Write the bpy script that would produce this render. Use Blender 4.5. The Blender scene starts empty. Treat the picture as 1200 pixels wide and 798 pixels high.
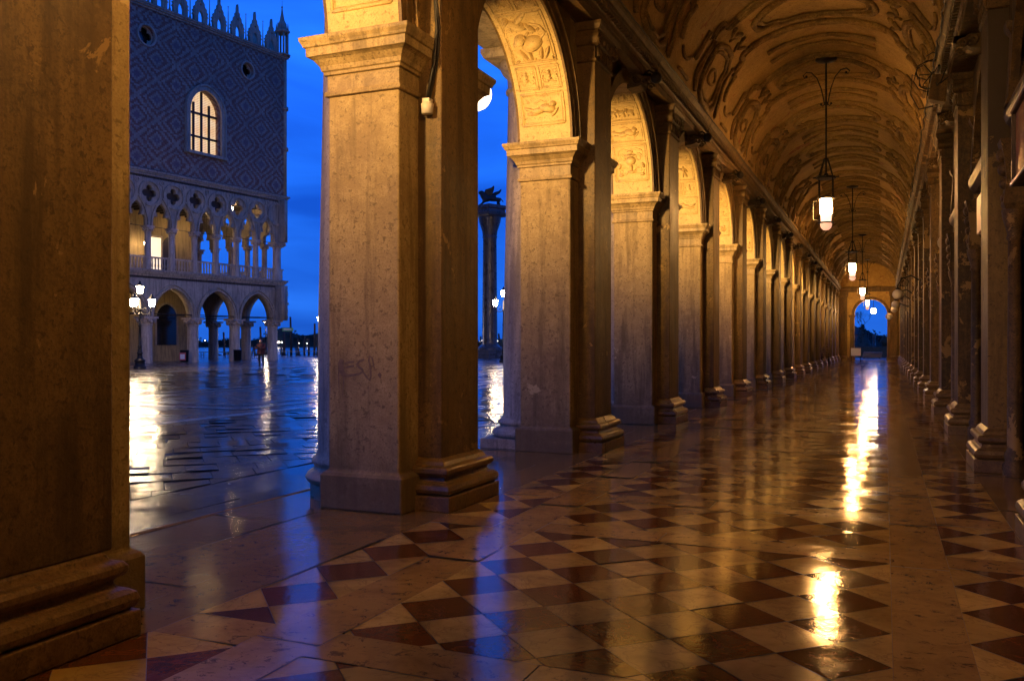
import bpy, bmesh, math, random
from math import sin, cos, pi, radians, sqrt, atan2
from mathutils import Vector, Matrix
random.seed(7)
SC = bpy.context.scene
COL = SC.collection

# ------------------------------------------------------------------ camera
TH = math.atan(437 / 1030)
cam_d = bpy.data.cameras.new('camera'); cam = bpy.data.objects.new('camera', cam_d); COL.objects.link(cam)
cam_d.sensor_width = 36; cam_d.lens = 36 * 1030 / 1200; cam_d.shift_y = 3 / 1200
cam_d.clip_start = 0.05; cam_d.clip_end = 6000
cam.location = (0, 0, 1.3); cam.rotation_euler = (pi / 2, 0, TH)
SC.camera = cam
# ------------------------------------------------------------------ render / exposure
SC.view_settings.view_transform = 'Standard'; SC.view_settings.look = 'None'
SC.view_settings.gamma = 1; SC.view_settings.exposure = 0.28; SC.view_settings.use_curve_mapping = False
SC.render.engine = 'CYCLES'
SC.cycles.use_denoising = True; SC.cycles.denoising_prefilter = 'ACCURATE'
SC.cycles.max_bounces = 6; SC.cycles.diffuse_bounces = 4; SC.cycles.glossy_bounces = 3
SC.cycles.transmission_bounces = 3; SC.cycles.volume_bounces = 0
SC.cycles.sample_clamp_indirect = 4
SC.cycles.use_light_tree = True
SC.cycles.caustics_reflective = False; SC.cycles.caustics_refractive = False
# ------------------------------------------------------------------ world: blue hour sky with thin cloud
SKY = 1.3
W = bpy.data.worlds.new('World'); SC.world = W; W.use_nodes = True
wt = W.node_tree; wt.nodes.clear()
def wn(t, **k):
    n = wt.nodes.new(t)
    for a, b in k.items(): setattr(n, a, b)
    return n
wo = wn('ShaderNodeOutputWorld'); bg = wn('ShaderNodeBackground'); bg.inputs[1].default_value = SKY
tc = wn('ShaderNodeTexCoord'); sep = wn('ShaderNodeSeparateXYZ')
wt.links.new(tc.outputs['Generated'], sep.inputs[0])
sky = wn('ShaderNodeTexSky', sky_type='NISHITA'); sky.sun_disc = False
sky.sun_elevation = radians(-4.0); sky.sun_rotation = radians(150)
ramp = wn('ShaderNodeValToRGB')
cr = ramp.color_ramp
cr.elements[0].position = 0.0; cr.elements[0].color = (0.008, 0.075, 0.43, 1)
cr.elements[1].position = 1.0; cr.elements[1].color = (0.004, 0.04, 0.30, 1)
for p, c_ in ((0.05, (0.010, 0.10, 0.56, 1)), (0.16, (0.006, 0.085, 0.56, 1)), (0.30, (0.008, 0.12, 0.80, 1)), (0.5, (0.006, 0.09, 0.62, 1))):
    e = cr.elements.new(p); e.color = c_
wt.links.new(sep.outputs[2], ramp.inputs[0])
mp = wn('ShaderNodeMapping'); mp.inputs['Scale'].default_value = (1.6, 1.6, 7.0); mp.inputs['Location'].default_value = (0.3, 1.1, 0.2)
wt.links.new(tc.outputs['Generated'], mp.inputs[0])
nz = wn('ShaderNodeTexNoise'); nz.inputs['Scale'].default_value = 1.6; nz.inputs['Detail'].default_value = 6; nz.inputs['Distortion'].default_value = 0.6
wt.links.new(mp.outputs[0], nz.inputs['Vector'])
cl = wn('ShaderNodeValToRGB'); cl.color_ramp.elements[0].position = 0.36; cl.color_ramp.elements[0].color = (0.68, 0.68, 0.75, 1)
cl.color_ramp.elements[1].position = 0.66; cl.color_ramp.elements[1].color = (1.7, 1.4, 1.22, 1)
wt.links.new(nz.outputs[0], cl.inputs[0])
mx = wn('ShaderNodeMixRGB', blend_type='MULTIPLY'); mx.inputs[0].default_value = 1
wt.links.new(ramp.outputs[0], mx.inputs[1]); wt.links.new(cl.outputs[0], mx.inputs[2])
tint = wn('ShaderNodeMixRGB', blend_type='MULTIPLY'); tint.inputs[0].default_value = 1; tint.inputs[2].default_value = (0.1, 0.12, 0.25, 1)
wt.links.new(sky.outputs[0], tint.inputs[1])
ad = wn('ShaderNodeMixRGB', blend_type='ADD'); ad.inputs[0].default_value = 1
wt.links.new(mx.outputs[0], ad.inputs[1]); wt.links.new(tint.outputs[0], ad.inputs[2])
wt.links.new(ad.outputs[0], bg.inputs[0]); wt.links.new(bg.outputs[0], wo.inputs[0])
# lamp strengths
L_LANTERN = 300.0      # emissive glass of the hanging lanterns
P_PIER = 240.0          # watts, flood under each arch
L_STREET = 155.0       # emissive glass of the street lanterns
ORANGE = (1.0, 0.42, 0.09); AMBER = (1.0, 0.57, 0.165); STREETC = (1.0, 0.72, 0.42)

# ------------------------------------------------------------------ node helpers
class NT:
    def __init__(s, name):
        s.m = bpy.data.materials.new(name); s.m.use_nodes = True
        s.t = s.m.node_tree; s.t.nodes.clear()
        s.out = s.n('ShaderNodeOutputMaterial'); s.b = s.n('ShaderNodeBsdfPrincipled')
        s.l(s.b.outputs[0], s.out.inputs[0])
        s.geo = s.n('ShaderNodeNewGeometry')
        s.pos = s.geo.outputs['Position']
    def n(s, t, **k):
        x = s.t.nodes.new(t)
        for a, b in k.items(): setattr(x, a, b)
        return x
    def l(s, a, b): s.t.links.new(a, b)
    def set(s, sock, v):
        if hasattr(v, 'links') or hasattr(v, 'is_linked'): s.l(v, sock)
        else: sock.default_value = v
    def noise(s, scale, detail=5, rough=.6, dist=0, vec=None, stretch=None):
        v = vec or s.pos
        if stretch:
            m = s.n('ShaderNodeMapping'); m.inputs['Scale'].default_value = stretch; s.l(v, m.inputs[0]); v = m.outputs[0]
        x = s.n('ShaderNodeTexNoise'); s.l(v, x.inputs['Vector'])
        x.inputs['Scale'].default_value = scale; x.inputs['Detail'].default_value = detail
        x.inputs['Roughness'].default_value = rough; x.inputs['Distortion'].default_value = dist
        return x.outputs[0]
    def ramp(s, f, a, b, va=0., vb=1.):
        x = s.n('ShaderNodeMapRange'); x.inputs['From Min'].default_value = a; x.inputs['From Max'].default_value = b
        x.inputs['To Min'].default_value = va; x.inputs['To Max'].default_value = vb; s.l(f, x.inputs[0]); return x.outputs[0]
    def math(s, op, a, b=0., c=None):
        x = s.n('ShaderNodeMath', operation=op); s.set(x.inputs[0], a); s.set(x.inputs[1], b)
        if c is not None: s.set(x.inputs[2], c)
        return x.outputs[0]
    def mix(s, f, a, b, mode='MIX'):
        x = s.n('ShaderNodeMixRGB', blend_type=mode); s.set(x.inputs[0], f)
        for i, v in ((1, a), (2, b)):
            if isinstance(v, tuple): x.inputs[i].default_value = (*v[:3], 1)
            else: s.l(v, x.inputs[i])
        return x.outputs[0]
    def color(s, v):
        if isinstance(v, tuple): s.b.inputs['Base Color'].default_value = (*v[:3], 1)
        else: s.l(v, s.b.inputs['Base Color'])
    def rough(s, v): s.set(s.b.inputs['Roughness'], v)
    def bump(s, h, strength=.3, dist=.01):
        x = s.n('ShaderNodeBump'); x.inputs['Strength'].default_value = strength; x.inputs['Distance'].default_value = dist
        s.l(h, x.inputs['Height'])
        if s.b.inputs['Normal'].is_linked:
            s.l(s.b.inputs['Normal'].links[0].from_socket, x.inputs['Normal'])
        s.l(x.outputs[0], s.b.inputs['Normal'])

def stone(name, base, dark, light, peel=.62, rough=.75, scale=1.0, bump=.5, streak=True, peelcol=None, warm=(1, .90, .58)):
    t = NT(name); bump *= 1.5
    base, dark, light = (tuple(x * y for x, y in zip(c_, warm)) for c_ in (base, dark, light))
    if peelcol: peelcol = tuple(x * y for x, y in zip(peelcol, warm))
    a = t.noise(1.3 * scale, 6, .62, .3)
    b = t.noise(9 * scale, 6, .7)
    g = t.noise(70, 3, .6)
    c = t.mix(t.ramp(a, .35, .68), dark, base)
    c = t.mix(t.ramp(b, .45, .72, 0, .6), c, light)
    c = t.mix(t.ramp(g, .48, .60, 0, .6), c, dark)
    if streak:
        st = t.noise(3.0, 5, .65, .2, stretch=(2.2, 2.2, .22))
        c = t.mix(t.ramp(st, .47, .64, 0, .7), c, tuple(x * .45 for x in dark))
    pit = t.noise(26, 4, .7, .4)
    c = t.mix(t.ramp(pit, .56, .64, 0, .75), c, tuple(x * .5 for x in dark))
    p = t.noise(2.1 * scale, 7, .68, .5)
    pm = t.ramp(p, peel, peel + .012)
    c = t.mix(pm, c, peelcol or light)
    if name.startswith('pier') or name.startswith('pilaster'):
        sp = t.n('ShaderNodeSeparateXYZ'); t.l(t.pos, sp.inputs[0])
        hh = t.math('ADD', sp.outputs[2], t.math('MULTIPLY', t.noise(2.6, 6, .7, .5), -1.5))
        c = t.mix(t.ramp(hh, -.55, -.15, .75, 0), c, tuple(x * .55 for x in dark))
    t.color(c); t.rough(t.ramp(a, .3, .7, rough - .12, min(1, rough + .12)))
    t.bump(g, .35 * bump, .004); t.bump(b, .5 * bump, .012); t.bump(pit, .4 * bump, .006); t.bump(pm, -.35 * bump, .006)
    return t.m

def plain(name, col, rough=.5, metal=0., noise=.25, nscale=14, bump=.15):
    t = NT(name); a = t.noise(nscale, 5, .65)
    t.color(t.mix(t.ramp(a, .35, .7), tuple(x * (1 - noise) for x in col), tuple(min(1, x * (1 + noise)) for x in col)))
    t.rough(t.ramp(a, .3, .7, max(.05, rough - .1), min(1, rough + .1))); t.b.inputs['Metallic'].default_value = metal
    t.bump(a, bump, .004)
    return t.m

def emit(name, col, strength, base=(.8, .8, .8)):
    t = NT(name); t.color(base); t.b.inputs['Emission Color'].default_value = (*col, 1)
    t.b.inputs['Emission Strength'].default_value = strength; return t.m

M = {}
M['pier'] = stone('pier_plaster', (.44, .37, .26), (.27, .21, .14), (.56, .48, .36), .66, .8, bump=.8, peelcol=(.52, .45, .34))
M['dado'] = stone('pier_base_stone', (.46, .40, .32), (.28, .23, .17), (.56, .50, .40), .70, .7, bump=.7)
M['moulding'] = stone('moulded_stone', (.42, .34, .23), (.22, .17, .11), (.55, .46, .32), .72, .6, bump=.6)
M['soffit'] = stone('carved_soffit_stone', (.62, .52, .36), (.42, .33, .20), (.68, .59, .44), .75, .7, bump=.5, streak=False)
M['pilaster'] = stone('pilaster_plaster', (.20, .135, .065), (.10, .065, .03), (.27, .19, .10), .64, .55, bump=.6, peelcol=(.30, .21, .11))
M['torus'] = stone('worn_base_stone', (.24, .16, .08), (.12, .075, .035), (.36, .25, .13), .72, .35, bump=.7, streak=False)
M['outer'] = stone('istrian_stone', (.42, .36, .30), (.26, .22, .17), (.52, .46, .39), .74, .6, warm=(1, .95, .8))
M['vault'] = stone('vault_stucco', (.50, .36, .18), (.28, .19, .085), (.62, .47, .26), .625, .85, .7, bump=.45, streak=False, peelcol=(.26, .10, .05))
M['mould_vault'] = stone('stucco_bead', (.34, .235, .115), (.13, .09, .042), (.58, .44, .24), .66, .85, .9, bump=.5, streak=False, peelcol=(.2, .09, .04))
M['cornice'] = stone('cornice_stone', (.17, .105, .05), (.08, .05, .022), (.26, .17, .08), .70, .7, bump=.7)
M['keydark'] = stone('dark_keystone', (.09, .06, .03), (.04, .026, .012), (.16, .11, .055), .7, .7, bump=.6)  # darker brown stone tone for the aisle keystones
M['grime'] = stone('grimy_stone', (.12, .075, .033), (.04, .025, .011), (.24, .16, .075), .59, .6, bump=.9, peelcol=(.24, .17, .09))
def peeling():
    m = stone('peeling_pale_plaster', (.20, .145, .07), (.14, .10, .045), (.26, .19, .10), .60, .55, bump=.8, peelcol=(.05, .035, .018))
    t = NT.__new__(NT); t.m = m; t.t = m.node_tree; t.b = [x for x in t.t.nodes if x.type == 'BSDF_PRINCIPLED'][0]; t.geo = t.n('ShaderNodeNewGeometry'); t.pos = t.geo.outputs['Position']
    old = t.b.inputs['Base Color'].links[0].from_socket
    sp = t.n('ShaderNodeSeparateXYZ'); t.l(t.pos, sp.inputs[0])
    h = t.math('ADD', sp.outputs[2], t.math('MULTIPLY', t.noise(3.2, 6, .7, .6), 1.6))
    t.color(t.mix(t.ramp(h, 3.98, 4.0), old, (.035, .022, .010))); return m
M['peeling'] = peeling()
M['sidebase'] = stone('side_base_stone', (.22, .16, .10), (.10, .07, .045), (.33, .25, .16), .70, .35, bump=.7, streak=False)
M['darkwood'] = plain('dark_shop_wood', (.035, .022, .012), .45, noise=.5, nscale=6)
M['redwood'] = plain('red_brown_board', (.20, .07, .035), .4, noise=.3, nscale=8)
M['glass_dark'] = plain('dark_shop_glass', (.012, .010, .009), .08, noise=.1, bump=.02)
M['iron'] = plain('black_iron', (.015, .013, .012), .45, .6, .3)
M['ironlit'] = plain('lit_iron', (.05, .045, .04), .4, .5, .3)  # lighter copy of the iron, lit look put into its colour
M['cable'] = plain('black_cable', (.012, .01, .009), .55)
M['white'] = plain('white_plastic', (.70, .66, .60), .4, noise=.08, bump=.03)
M['pink'] = plain('pink_white_sign', (.75, .50, .42), .4, noise=.06, bump=.02)
M['ink'] = plain('ink_black', (.02, .015, .015), .5)
M['terracotta'] = plain('terracotta', (.30, .12, .07), .7)
M['marble_w'] = plain('opal_glass_unlit', (.72, .66, .56), .2, noise=.04, bump=.0)
M['graffiti'] = plain('brown_marker', (.19, .13, .08), .7, noise=.25, nscale=30)

# palace
M['pal_stone'] = stone('palace_white_stone', (.50, .42, .34), (.30, .25, .20), (.60, .51, .42), .73, .7, .6, bump=.3, warm=(1, .95, .8))
M['pal_col'] = stone('palace_column_stone', (.58, .48, .40), (.40, .32, .26), (.68, .57, .48), .74, .6, .6, bump=.3, warm=(1, .95, .8))
M['pal_inner'] = stone('palace_inner_plaster', (.42, .33, .22), (.30, .23, .15), (.50, .40, .28), .70, .8, .5, bump=.3)
def diaper():
    t = NT('palace_diamond_brick')
    tcn = t.n('ShaderNodeTexCoord'); sp = t.n('ShaderNodeSeparateXYZ'); t.l(tcn.outputs['Object'], sp.inputs[0])
    h = t.math('ADD', sp.outputs[0], sp.outputs[1])
    bu = t.math('FLOOR', t.math('DIVIDE', h, .155)); bv = t.math('FLOOR', t.math('DIVIDE', sp.outputs[2], .135))
    def tri(x, n):
        m = t.math('PINGPONG', x, n); return m
    d = t.math('ADD', tri(bu, 11), tri(bv, 11))
    ring = t.math('MODULO', d, 4.0)
    f = t.math('LESS_THAN', ring, 2.0)
    cross = t.math('GREATER_THAN', t.math('ABSOLUTE', t.math('SUBTRACT', d, 11.0)), 8.5)
    comb = t.n('ShaderNodeCombineXYZ'); t.l(bu, comb.inputs[0]); t.l(bv, comb.inputs[1])
    wn_ = t.n('ShaderNodeTexWhiteNoise', noise_dimensions='2D'); t.l(comb.outputs[0], wn_.inputs['Vector'])
    red = t.mix(wn_.outputs['Value'], (.15, .055, .030), (.23, .095, .055))
    wht = t.mix(wn_.outputs['Value'], (.21, .155, .105), (.31, .24, .165))
    c = t.mix(f, wht, red)
    c = t.mix(t.math('MULTIPLY', cross, .45), c, (.12, .12, .14))
    a = t.noise(.35, 6, .65, .3); c = t.mix(t.ramp(a, .4, .7, 0, .35), c, (.09, .07, .065))
    t.color(c); t.rough(.75); t.bump(t.noise(9, 4), .3, .01)
    return t.m
M['diaper'] = diaper()
M['pal_dark'] = plain('dark_ceiling_beams', (.05, .035, .025), .7)
M['leaded'] = None
def leaded():
    t = NT('lit_leaded_glass')
    tcn = t.n('ShaderNodeTexCoord'); sp = t.n('ShaderNodeSeparateXYZ'); t.l(tcn.outputs['Object'], sp.inputs[0])
    ux = t.math('SUBTRACT', t.math('FRACT', t.math('MULTIPLY', sp.outputs[0], 7.5)), .5)
    uz = t.math('SUBTRACT', t.math('FRACT', t.math('MULTIPLY', sp.outputs[2], 7.5)), .5)
    r = t.math('SQRT', t.math('ADD', t.math('MULTIPLY', ux, ux), t.math('MULTIPLY', uz, uz)))
    f = t.ramp(r, .40, .50)
    a = t.noise(.9, 3)
    ca = t.mix(t.ramp(a, .35, .65), (.95, .55, .22), (1.0, .74, .42))
    c = t.mix(f, ca, (.30, .13, .04))
    t.color((.3, .25, .2)); t.l(c, t.b.inputs['Emission Color']); t.b.inputs['Emission Strength'].default_value = .9
    return t.m
M['leaded'] = leaded()
M['lantern'] = emit('lit_lantern_glass', (1.0, .49, .14), L_LANTERN)
M['lantern_mid'] = emit('pink_lantern_glass', (1.0, .62, .45), 1.6)
M['lantern_low'] = emit('dim_lantern_glass', (1.0, .46, .28), .85)
M['street'] = emit('lit_street_glass', STREETC, L_STREET)
M['globe_lit'] = emit('lit_white_globe', (1.0, .80, .55), 3.0)
M['gallery'] = emit('lit_gallery_glass', (1.0, .68, .36), 150)
M['doorlight'] = emit('lit_doorway_glow', (1.0, .74, .42), .95)
M['shorelight'] = emit('shore_light', (1.0, .8, .6), 14)
M['bronze'] = plain('dark_bronze', (.02, .025, .025), .45, .5)
M['granite'] = stone('grey_granite', (.10, .085, .085), (.06, .05, .05), (.14, .12, .12), .74, .3, bump=.2)
M['leaf'] = plain('dark_foliage', (.035, .05, .03), .8, noise=.5)
M['bark'] = plain('bark', (.05, .04, .03), .9)
M['boat'] = plain('gondola_black', (.012, .012, .014), .3)
M['tarp'] = plain('blue_tarp', (.02, .035, .10), .6)
M['coat'] = plain('dark_red_coat', (.07, .012, .008), .8)
M['trousers'] = plain('black_trousers', (.012, .012, .014), .8)
M['skin'] = plain('skin', (.40, .24, .17), .6)
M['hair'] = plain('brown_hair', (.04, .025, .015), .8)
M['wood'] = plain('weathered_planks', (.09, .075, .06), .5, noise=.4)
M['green'] = plain('green_sign', (.10, .32, .16), .5)
M['wallpink'] = plain('far_house_plaster', (.26, .15, .12), .9)
M['wicker'] = plain('wicker', (.22, .16, .10), .7)
M['binred'] = plain('red_poster', (.45, .06, .05), .5)

def wet(name, build, pits=False, rmin=.10, rmax=.34, bumps=1.0, warm=(1, .86, .42), vein=None):
    t = NT(name); c = t.mix(1.0, build(t), warm, 'MULTIPLY')
    if vein:
        off = t.n('ShaderNodeVectorMath', operation='ADD'); sc_ = t.n('ShaderNodeVectorMath', operation='SCALE'); cb = t.n('ShaderNodeCombineXYZ')
        for q in range(3): t.l(t.geo.outputs['Random Per Island'], cb.inputs[q])
        t.l(cb.outputs[0], sc_.inputs[0]); sc_.inputs['Scale'].default_value = 37.; t.l(t.pos, off.inputs[0]); t.l(sc_.outputs[0], off.inputs[1])
        v_ = t.noise(3.2, 5, .6, 1.6, vec=off.outputs[0]); d_ = t.math('ABSOLUTE', t.math('SUBTRACT', v_, .5))
        c = t.mix(t.ramp(d_, .0, .022, .55, 0), c, vein)
        c = t.mix(t.ramp(t.noise(1.6, 4, .6, .4, vec=off.outputs[0]), .42, .62, 0, .4), c, tuple(x * .5 for x in vein))
    big = t.noise(.9, 5, .6, .4)          # puddle / drier patches
    mid = t.noise(6, 5, .65)
    fine = t.noise(42, 4, .7)
    t.color(c)
    r = t.math('ADD', t.ramp(big, .38, .66, rmin, rmax), t.ramp(mid, .4, .7, 0, .03))
    t.rough(r); t.b.inputs['IOR'].default_value = 1.38
    wave = t.noise(2.3, 3, .5, .2)
    t.bump(wave, .12 * bumps, .02); t.bump(t.noise(17, 3, .6, .6), .15 * bumps, .0035); t.bump(mid, .14 * bumps, .008); t.bump(fine, .14 * bumps, .0018); t.bump(t.noise(120, 2, .5), .08 * bumps, .0006)
    if pits:
        v = t.noise(17, 7, .80, .7, stretch=(.8, 1, 1)); m = t.ramp(v, .565, .60)
        t.bump(m, -.8, .008)
        cc = t.mix(t.math('MULTIPLY', m, .7), c, (.045, .03, .018)); t.color(cc)
    return t.m
def isl(t):
    return t.geo.outputs['Random Per Island']
def b_light(t):
    c = t.mix(isl(t), (.46, .34, .16), (.66, .51, .27)); return t.mix(t.ramp(t.noise(5, 6, .7, .5), .45, .7, 0, .5), c, (.28, .19, .08))
def b_dark(t):
    c = t.mix(isl(t), (.095, .026, .012), (.16, .05, .022)); return t.mix(t.ramp(t.noise(5, 6, .7, .5), .48, .7, 0, .6), c, (.08, .03, .02))
def b_band(t):
    c = t.mix(isl(t), (.36, .245, .13), (.44, .31, .17)); return t.mix(t.ramp(t.noise(4, 6, .7, .5), .45, .72, 0, .6), c, (.16, .095, .045))
def b_slab(t):
    c = t.mix(isl(t), (.22, .15, .095), (.28, .20, .13)); return t.mix(t.ramp(t.noise(3, 6, .7, .5), .45, .72, 0, .6), c, (.15, .10, .065))
M['f_light'] = wet('pale_floor_tile', b_light, vein=(.26, .15, .045), rmin=.05, rmax=.12)
M['f_dark'] = wet('red_floor_tile', b_dark, vein=(.20, .10, .035), rmin=.04, rmax=.10)
M['f_band'] = wet('pitted_floor_band', b_band, True, rmin=.07, rmax=.17, bumps=1.0)
M['f_slab'] = wet('worn_threshold_slab', b_slab, True, rmin=.06, rmax=.15, bumps=.9)
M['jointdark'] = plain('dark_paving_joint', (.03, .028, .026), .6)
M['mortar'] = plain('floor_joint', (.05, .035, .022), .35, noise=.3)
def b_pz(t):
    c = t.mix(isl(t), (.030, .028, .028), (.065, .058, .055)); return t.mix(t.ramp(t.noise(.6, 5), .4, .7, 0, .4), c, (.03, .027, .027))
M['pz'] = wet('dark_trachyte_slab', b_pz, warm=(1, .95, .85), rmin=.08, rmax=.28, bumps=.5)
def b_pz2(t): return t.mix(t.noise(.7, 5), (.06, .056, .058), (.11, .10, .10))
M['pz_far'] = wet('dark_smooth_paving', b_pz2, warm=(1, .95, .85), rmin=.16, rmax=.34, bumps=.55)
def b_strip(t): return t.mix(t.noise(1.7, 5), (.50, .46, .42), (.66, .61, .56))
M['strip'] = wet('white_inlay_strip', b_strip, warm=(1, .95, .85), rmin=.15, rmax=.35)
def water():
    t = NT('lagoon_water'); t.color((.008, .018, .03)); t.rough(.12)
    t.bump(t.noise(.5, 4, .6, stretch=(1, 1, 1)), .5, .25); t.bump(t.noise(3, 3), .3, .05); return t.m
M['water'] = water()

# ------------------------------------------------------------------ mesh builder
class MB:
    def __init__(s): s.v = []; s.f = []; s.m = []; s.sm = []
    def add(s, vs, fs, mi=0, smooth=False):
        o = len(s.v); s.v += [tuple(p) for p in vs]
        for f in fs: s.f.append([i + o for i in f]); s.m.append(mi); s.sm.append(smooth)
    def box(s, x0, x1, y0, y1, z0, z1, mi=0):
        s.add([(x0, y0, z0), (x1, y0, z0), (x1, y1, z0), (x0, y1, z0), (x0, y0, z1), (x1, y0, z1), (x1, y1, z1), (x0, y1, z1)],
              [(0, 3, 2, 1), (4, 5, 6, 7), (0, 1, 5, 4), (1, 2, 6, 5), (2, 3, 7, 6), (3, 0, 4, 7)], mi)
    def loft(s, x0, x1, y0, y1, prof, mi=0, cap=True):
        """rectangular rings at (z, offset)"""
        vs = []
        for z, o in prof: vs += [(x0 - o, y0 - o, z), (x1 + o, y0 - o, z), (x1 + o, y1 + o, z), (x0 - o, y1 + o, z)]
        fs = []
        for i in range(len(prof) - 1):
            for j in range(4):
                a = i * 4 + j; b = i * 4 + (j + 1) % 4; fs.append((a, b, b + 4, a + 4))
        if cap:
            fs.append((3, 2, 1, 0)); n = len(vs); fs.append((n - 4, n - 3, n - 2, n - 1))
        s.add(vs, fs, mi)
    def lathe(s, cx, cy, prof, n=20, mi=0, a0=0., a1=2 * pi, smooth=True, sx=1., sy=1.):
        full = abs(a1 - a0 - 2 * pi) < 1e-6; k = n if full else n + 1
        vs = []
        for z, r in prof:
            for i in range(k):
                a = a0 + (a1 - a0) * i / n; vs.append((cx + r * cos(a) * sx, cy + r * sin(a) * sy, z))
        fs = []
        for i in range(len(prof) - 1):
            for j in range(n):
                a = i * k + j; b = i * k + (j + 1) % k; fs.append((a, b, b + k, a + k))
        s.add(vs, fs, mi, smooth)
        if full:
            if prof[0][1] > 1e-4: s.add(vs[:k], [tuple(range(k))[::-1]], mi)
            if prof[-1][1] > 1e-4: s.add(vs[-k:], [tuple(range(k))], mi)
    def tube(s, pts, r, n=6, mi=0, smooth=True, closed=False, squash=None, nrm=None):
        P = [Vector(p) for p in pts]; k = len(P); vs = []
        for i, p in enumerate(P):
            a = P[i - 1] if (i > 0 or closed) else P[i]; b = P[(i + 1) % k] if (i < k - 1 or closed) else P[i]
            t = (b - a); t = t.normalized() if t.length > 1e-9 else Vector((0, 0, 1))
            if nrm: u = Vector(nrm[i])
            else: u = Vector((0, 0, 1)) if abs(t.z) < .9 else Vector((1, 0, 0))
            w = t.cross(u).normalized(); u = w.cross(t).normalized()
            rr = r[i] if isinstance(r, (list, tuple)) else r
            for j in range(n):
                an = 2 * pi * j / n; vs.append(p + w * cos(an) * rr + u * sin(an) * rr * (squash or 1))
        fs = []
        for i in range(k if closed else k - 1):
            for j in range(n):
                a = i * n + j; b = i * n + (j + 1) % n; c = ((i + 1) % k) * n + (j + 1) % n; d = ((i + 1) % k) * n + j
                fs.append((a, b, c, d))
        if not closed:
            fs.append(tuple(range(n))[::-1]); fs.append(tuple((k - 1) * n + j for j in range(n)))
        s.add(vs, fs, mi, smooth)
    def sphere(s, c, r, n=12, mi=0, sc=(1, 1, 1)):
        prof = [(-cos(pi * i / (n // 2 + 2)) * r * sc[2] + c[2], max(1e-5, sin(pi * i / (n // 2 + 2)) * r)) for i in range(n // 2 + 3)]
        s.lathe(c[0], c[1], prof, n, mi, sx=sc[0], sy=sc[1])
    def extrude_y(s, prof, y0, y1, mi=0):
        """closed profile [(x,z)] run along Y"""
        n = len(prof); vs = [(x, y0, z) for x, z in prof] + [(x, y1, z) for x, z in prof]
        fs = [(i, (i + 1) % n, (i + 1) % n + n, i + n) for i in range(n)]
        fs += [tuple(range(n))[::-1], tuple(range(n, 2 * n))]
        s.add(vs, fs, mi)
    def prism(s, poly, thick, fn, mi=0):
        """poly [(a,b)] simple polygon, fn(a,b,t)->xyz with t 0..thick"""
        n = len(poly); vs = [fn(a, b, 0) for a, b in poly] + [fn(a, b, thick) for a, b in poly]
        fs = [(i, (i + 1) % n, (i + 1) % n + n, i + n) for i in range(n)]
        fs += [tuple(range(n))[::-1], tuple(range(n, 2 * n))]
        s.add(vs, fs, mi)
    def mesh(s, name, mats):
        me = bpy.data.meshes.new(name); me.from_pydata([tuple(v) for v in s.v], [], s.f)
        for m in (mats if isinstance(mats, (list, tuple)) else [mats]): me.materials.append(m)
        me.polygons.foreach_set('material_index', s.m); me.polygons.foreach_set('use_smooth', s.sm)
        bm = bmesh.new(); bm.from_mesh(me); bmesh.ops.recalc_face_normals(bm, faces=bm.faces); bm.to_mesh(me); bm.free()
        me.update(); return me
    def build(s, name, mats, parent=None, loc=(0, 0, 0), bevel=0):
        o = bpy.data.objects.new(name, s.mesh(name, mats)); COL.objects.link(o); o.location = loc
        if parent: o.parent = parent
        if bevel:
            b = o.modifiers.new('bevel', 'BEVEL'); b.width = bevel; b.segments = 2; b.limit_method = 'ANGLE'; b.angle_limit = radians(35)
        return o

def tag(o, label, cat, group=None, kind=None):
    if label: o['label'] = label
    if cat: o['category'] = cat
    if group: o['group'] = group
    if kind: o['kind'] = kind
    return o
def struct(o): o['kind'] = 'structure'; return o
def empty(name, loc, label, cat, group=None, rz=0.):
    o = bpy.data.objects.new(name, None); COL.objects.link(o); o.location = loc; o.rotation_euler = (0, 0, rz)
    o.empty_display_size = .2
    return tag(o, label, cat, group)
def link_copy(o, parent=None, loc=None):
    c = o.copy(); COL.objects.link(c)
    if parent: c.parent = parent
    if loc is not None: c.location = loc
    for ch in o.children: link_copy(ch, c)
    return c
def copy_thing(o, loc, rz, label):
    c = link_copy(o, None, loc); c.rotation_euler = (0, 0, rz); c['label'] = label; return c

def flat_shape(polys, thick, mapfn, name, mat, parent=None):
    """filled 2D shape with holes (list of closed loops), extruded and mapped into place"""
    cu = bpy.data.curves.new(name + '_outline', 'CURVE'); cu.dimensions = '2D'; cu.fill_mode = 'BOTH'; cu.extrude = thick / 2
    for lp in polys:
        sp = cu.splines.new('POLY'); sp.points.add(len(lp) - 1); sp.use_cyclic_u = True
        for p, q in zip(sp.points, lp): p.co = (q[0], q[1], 0, 1)
    tmp = bpy.data.objects.new('tmp', cu); COL.objects.link(tmp)
    me = bpy.data.meshes.new_from_object(tmp); bpy.data.objects.remove(tmp); bpy.data.curves.remove(cu)
    for v in me.vertices: v.co = Vector(mapfn(v.co.x, v.co.y, v.co.z + thick / 2))
    me.materials.clear(); me.materials.append(mat); me.name = name
    bm = bmesh.new(); bm.from_mesh(me); bmesh.ops.remove_doubles(bm, verts=bm.verts, dist=1e-4)
    bmesh.ops.recalc_face_normals(bm, faces=bm.faces); bm.to_mesh(me); bm.free()
    o = bpy.data.objects.new(name, me); COL.objects.link(o)
    if parent: o.parent = parent
    return o

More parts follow.
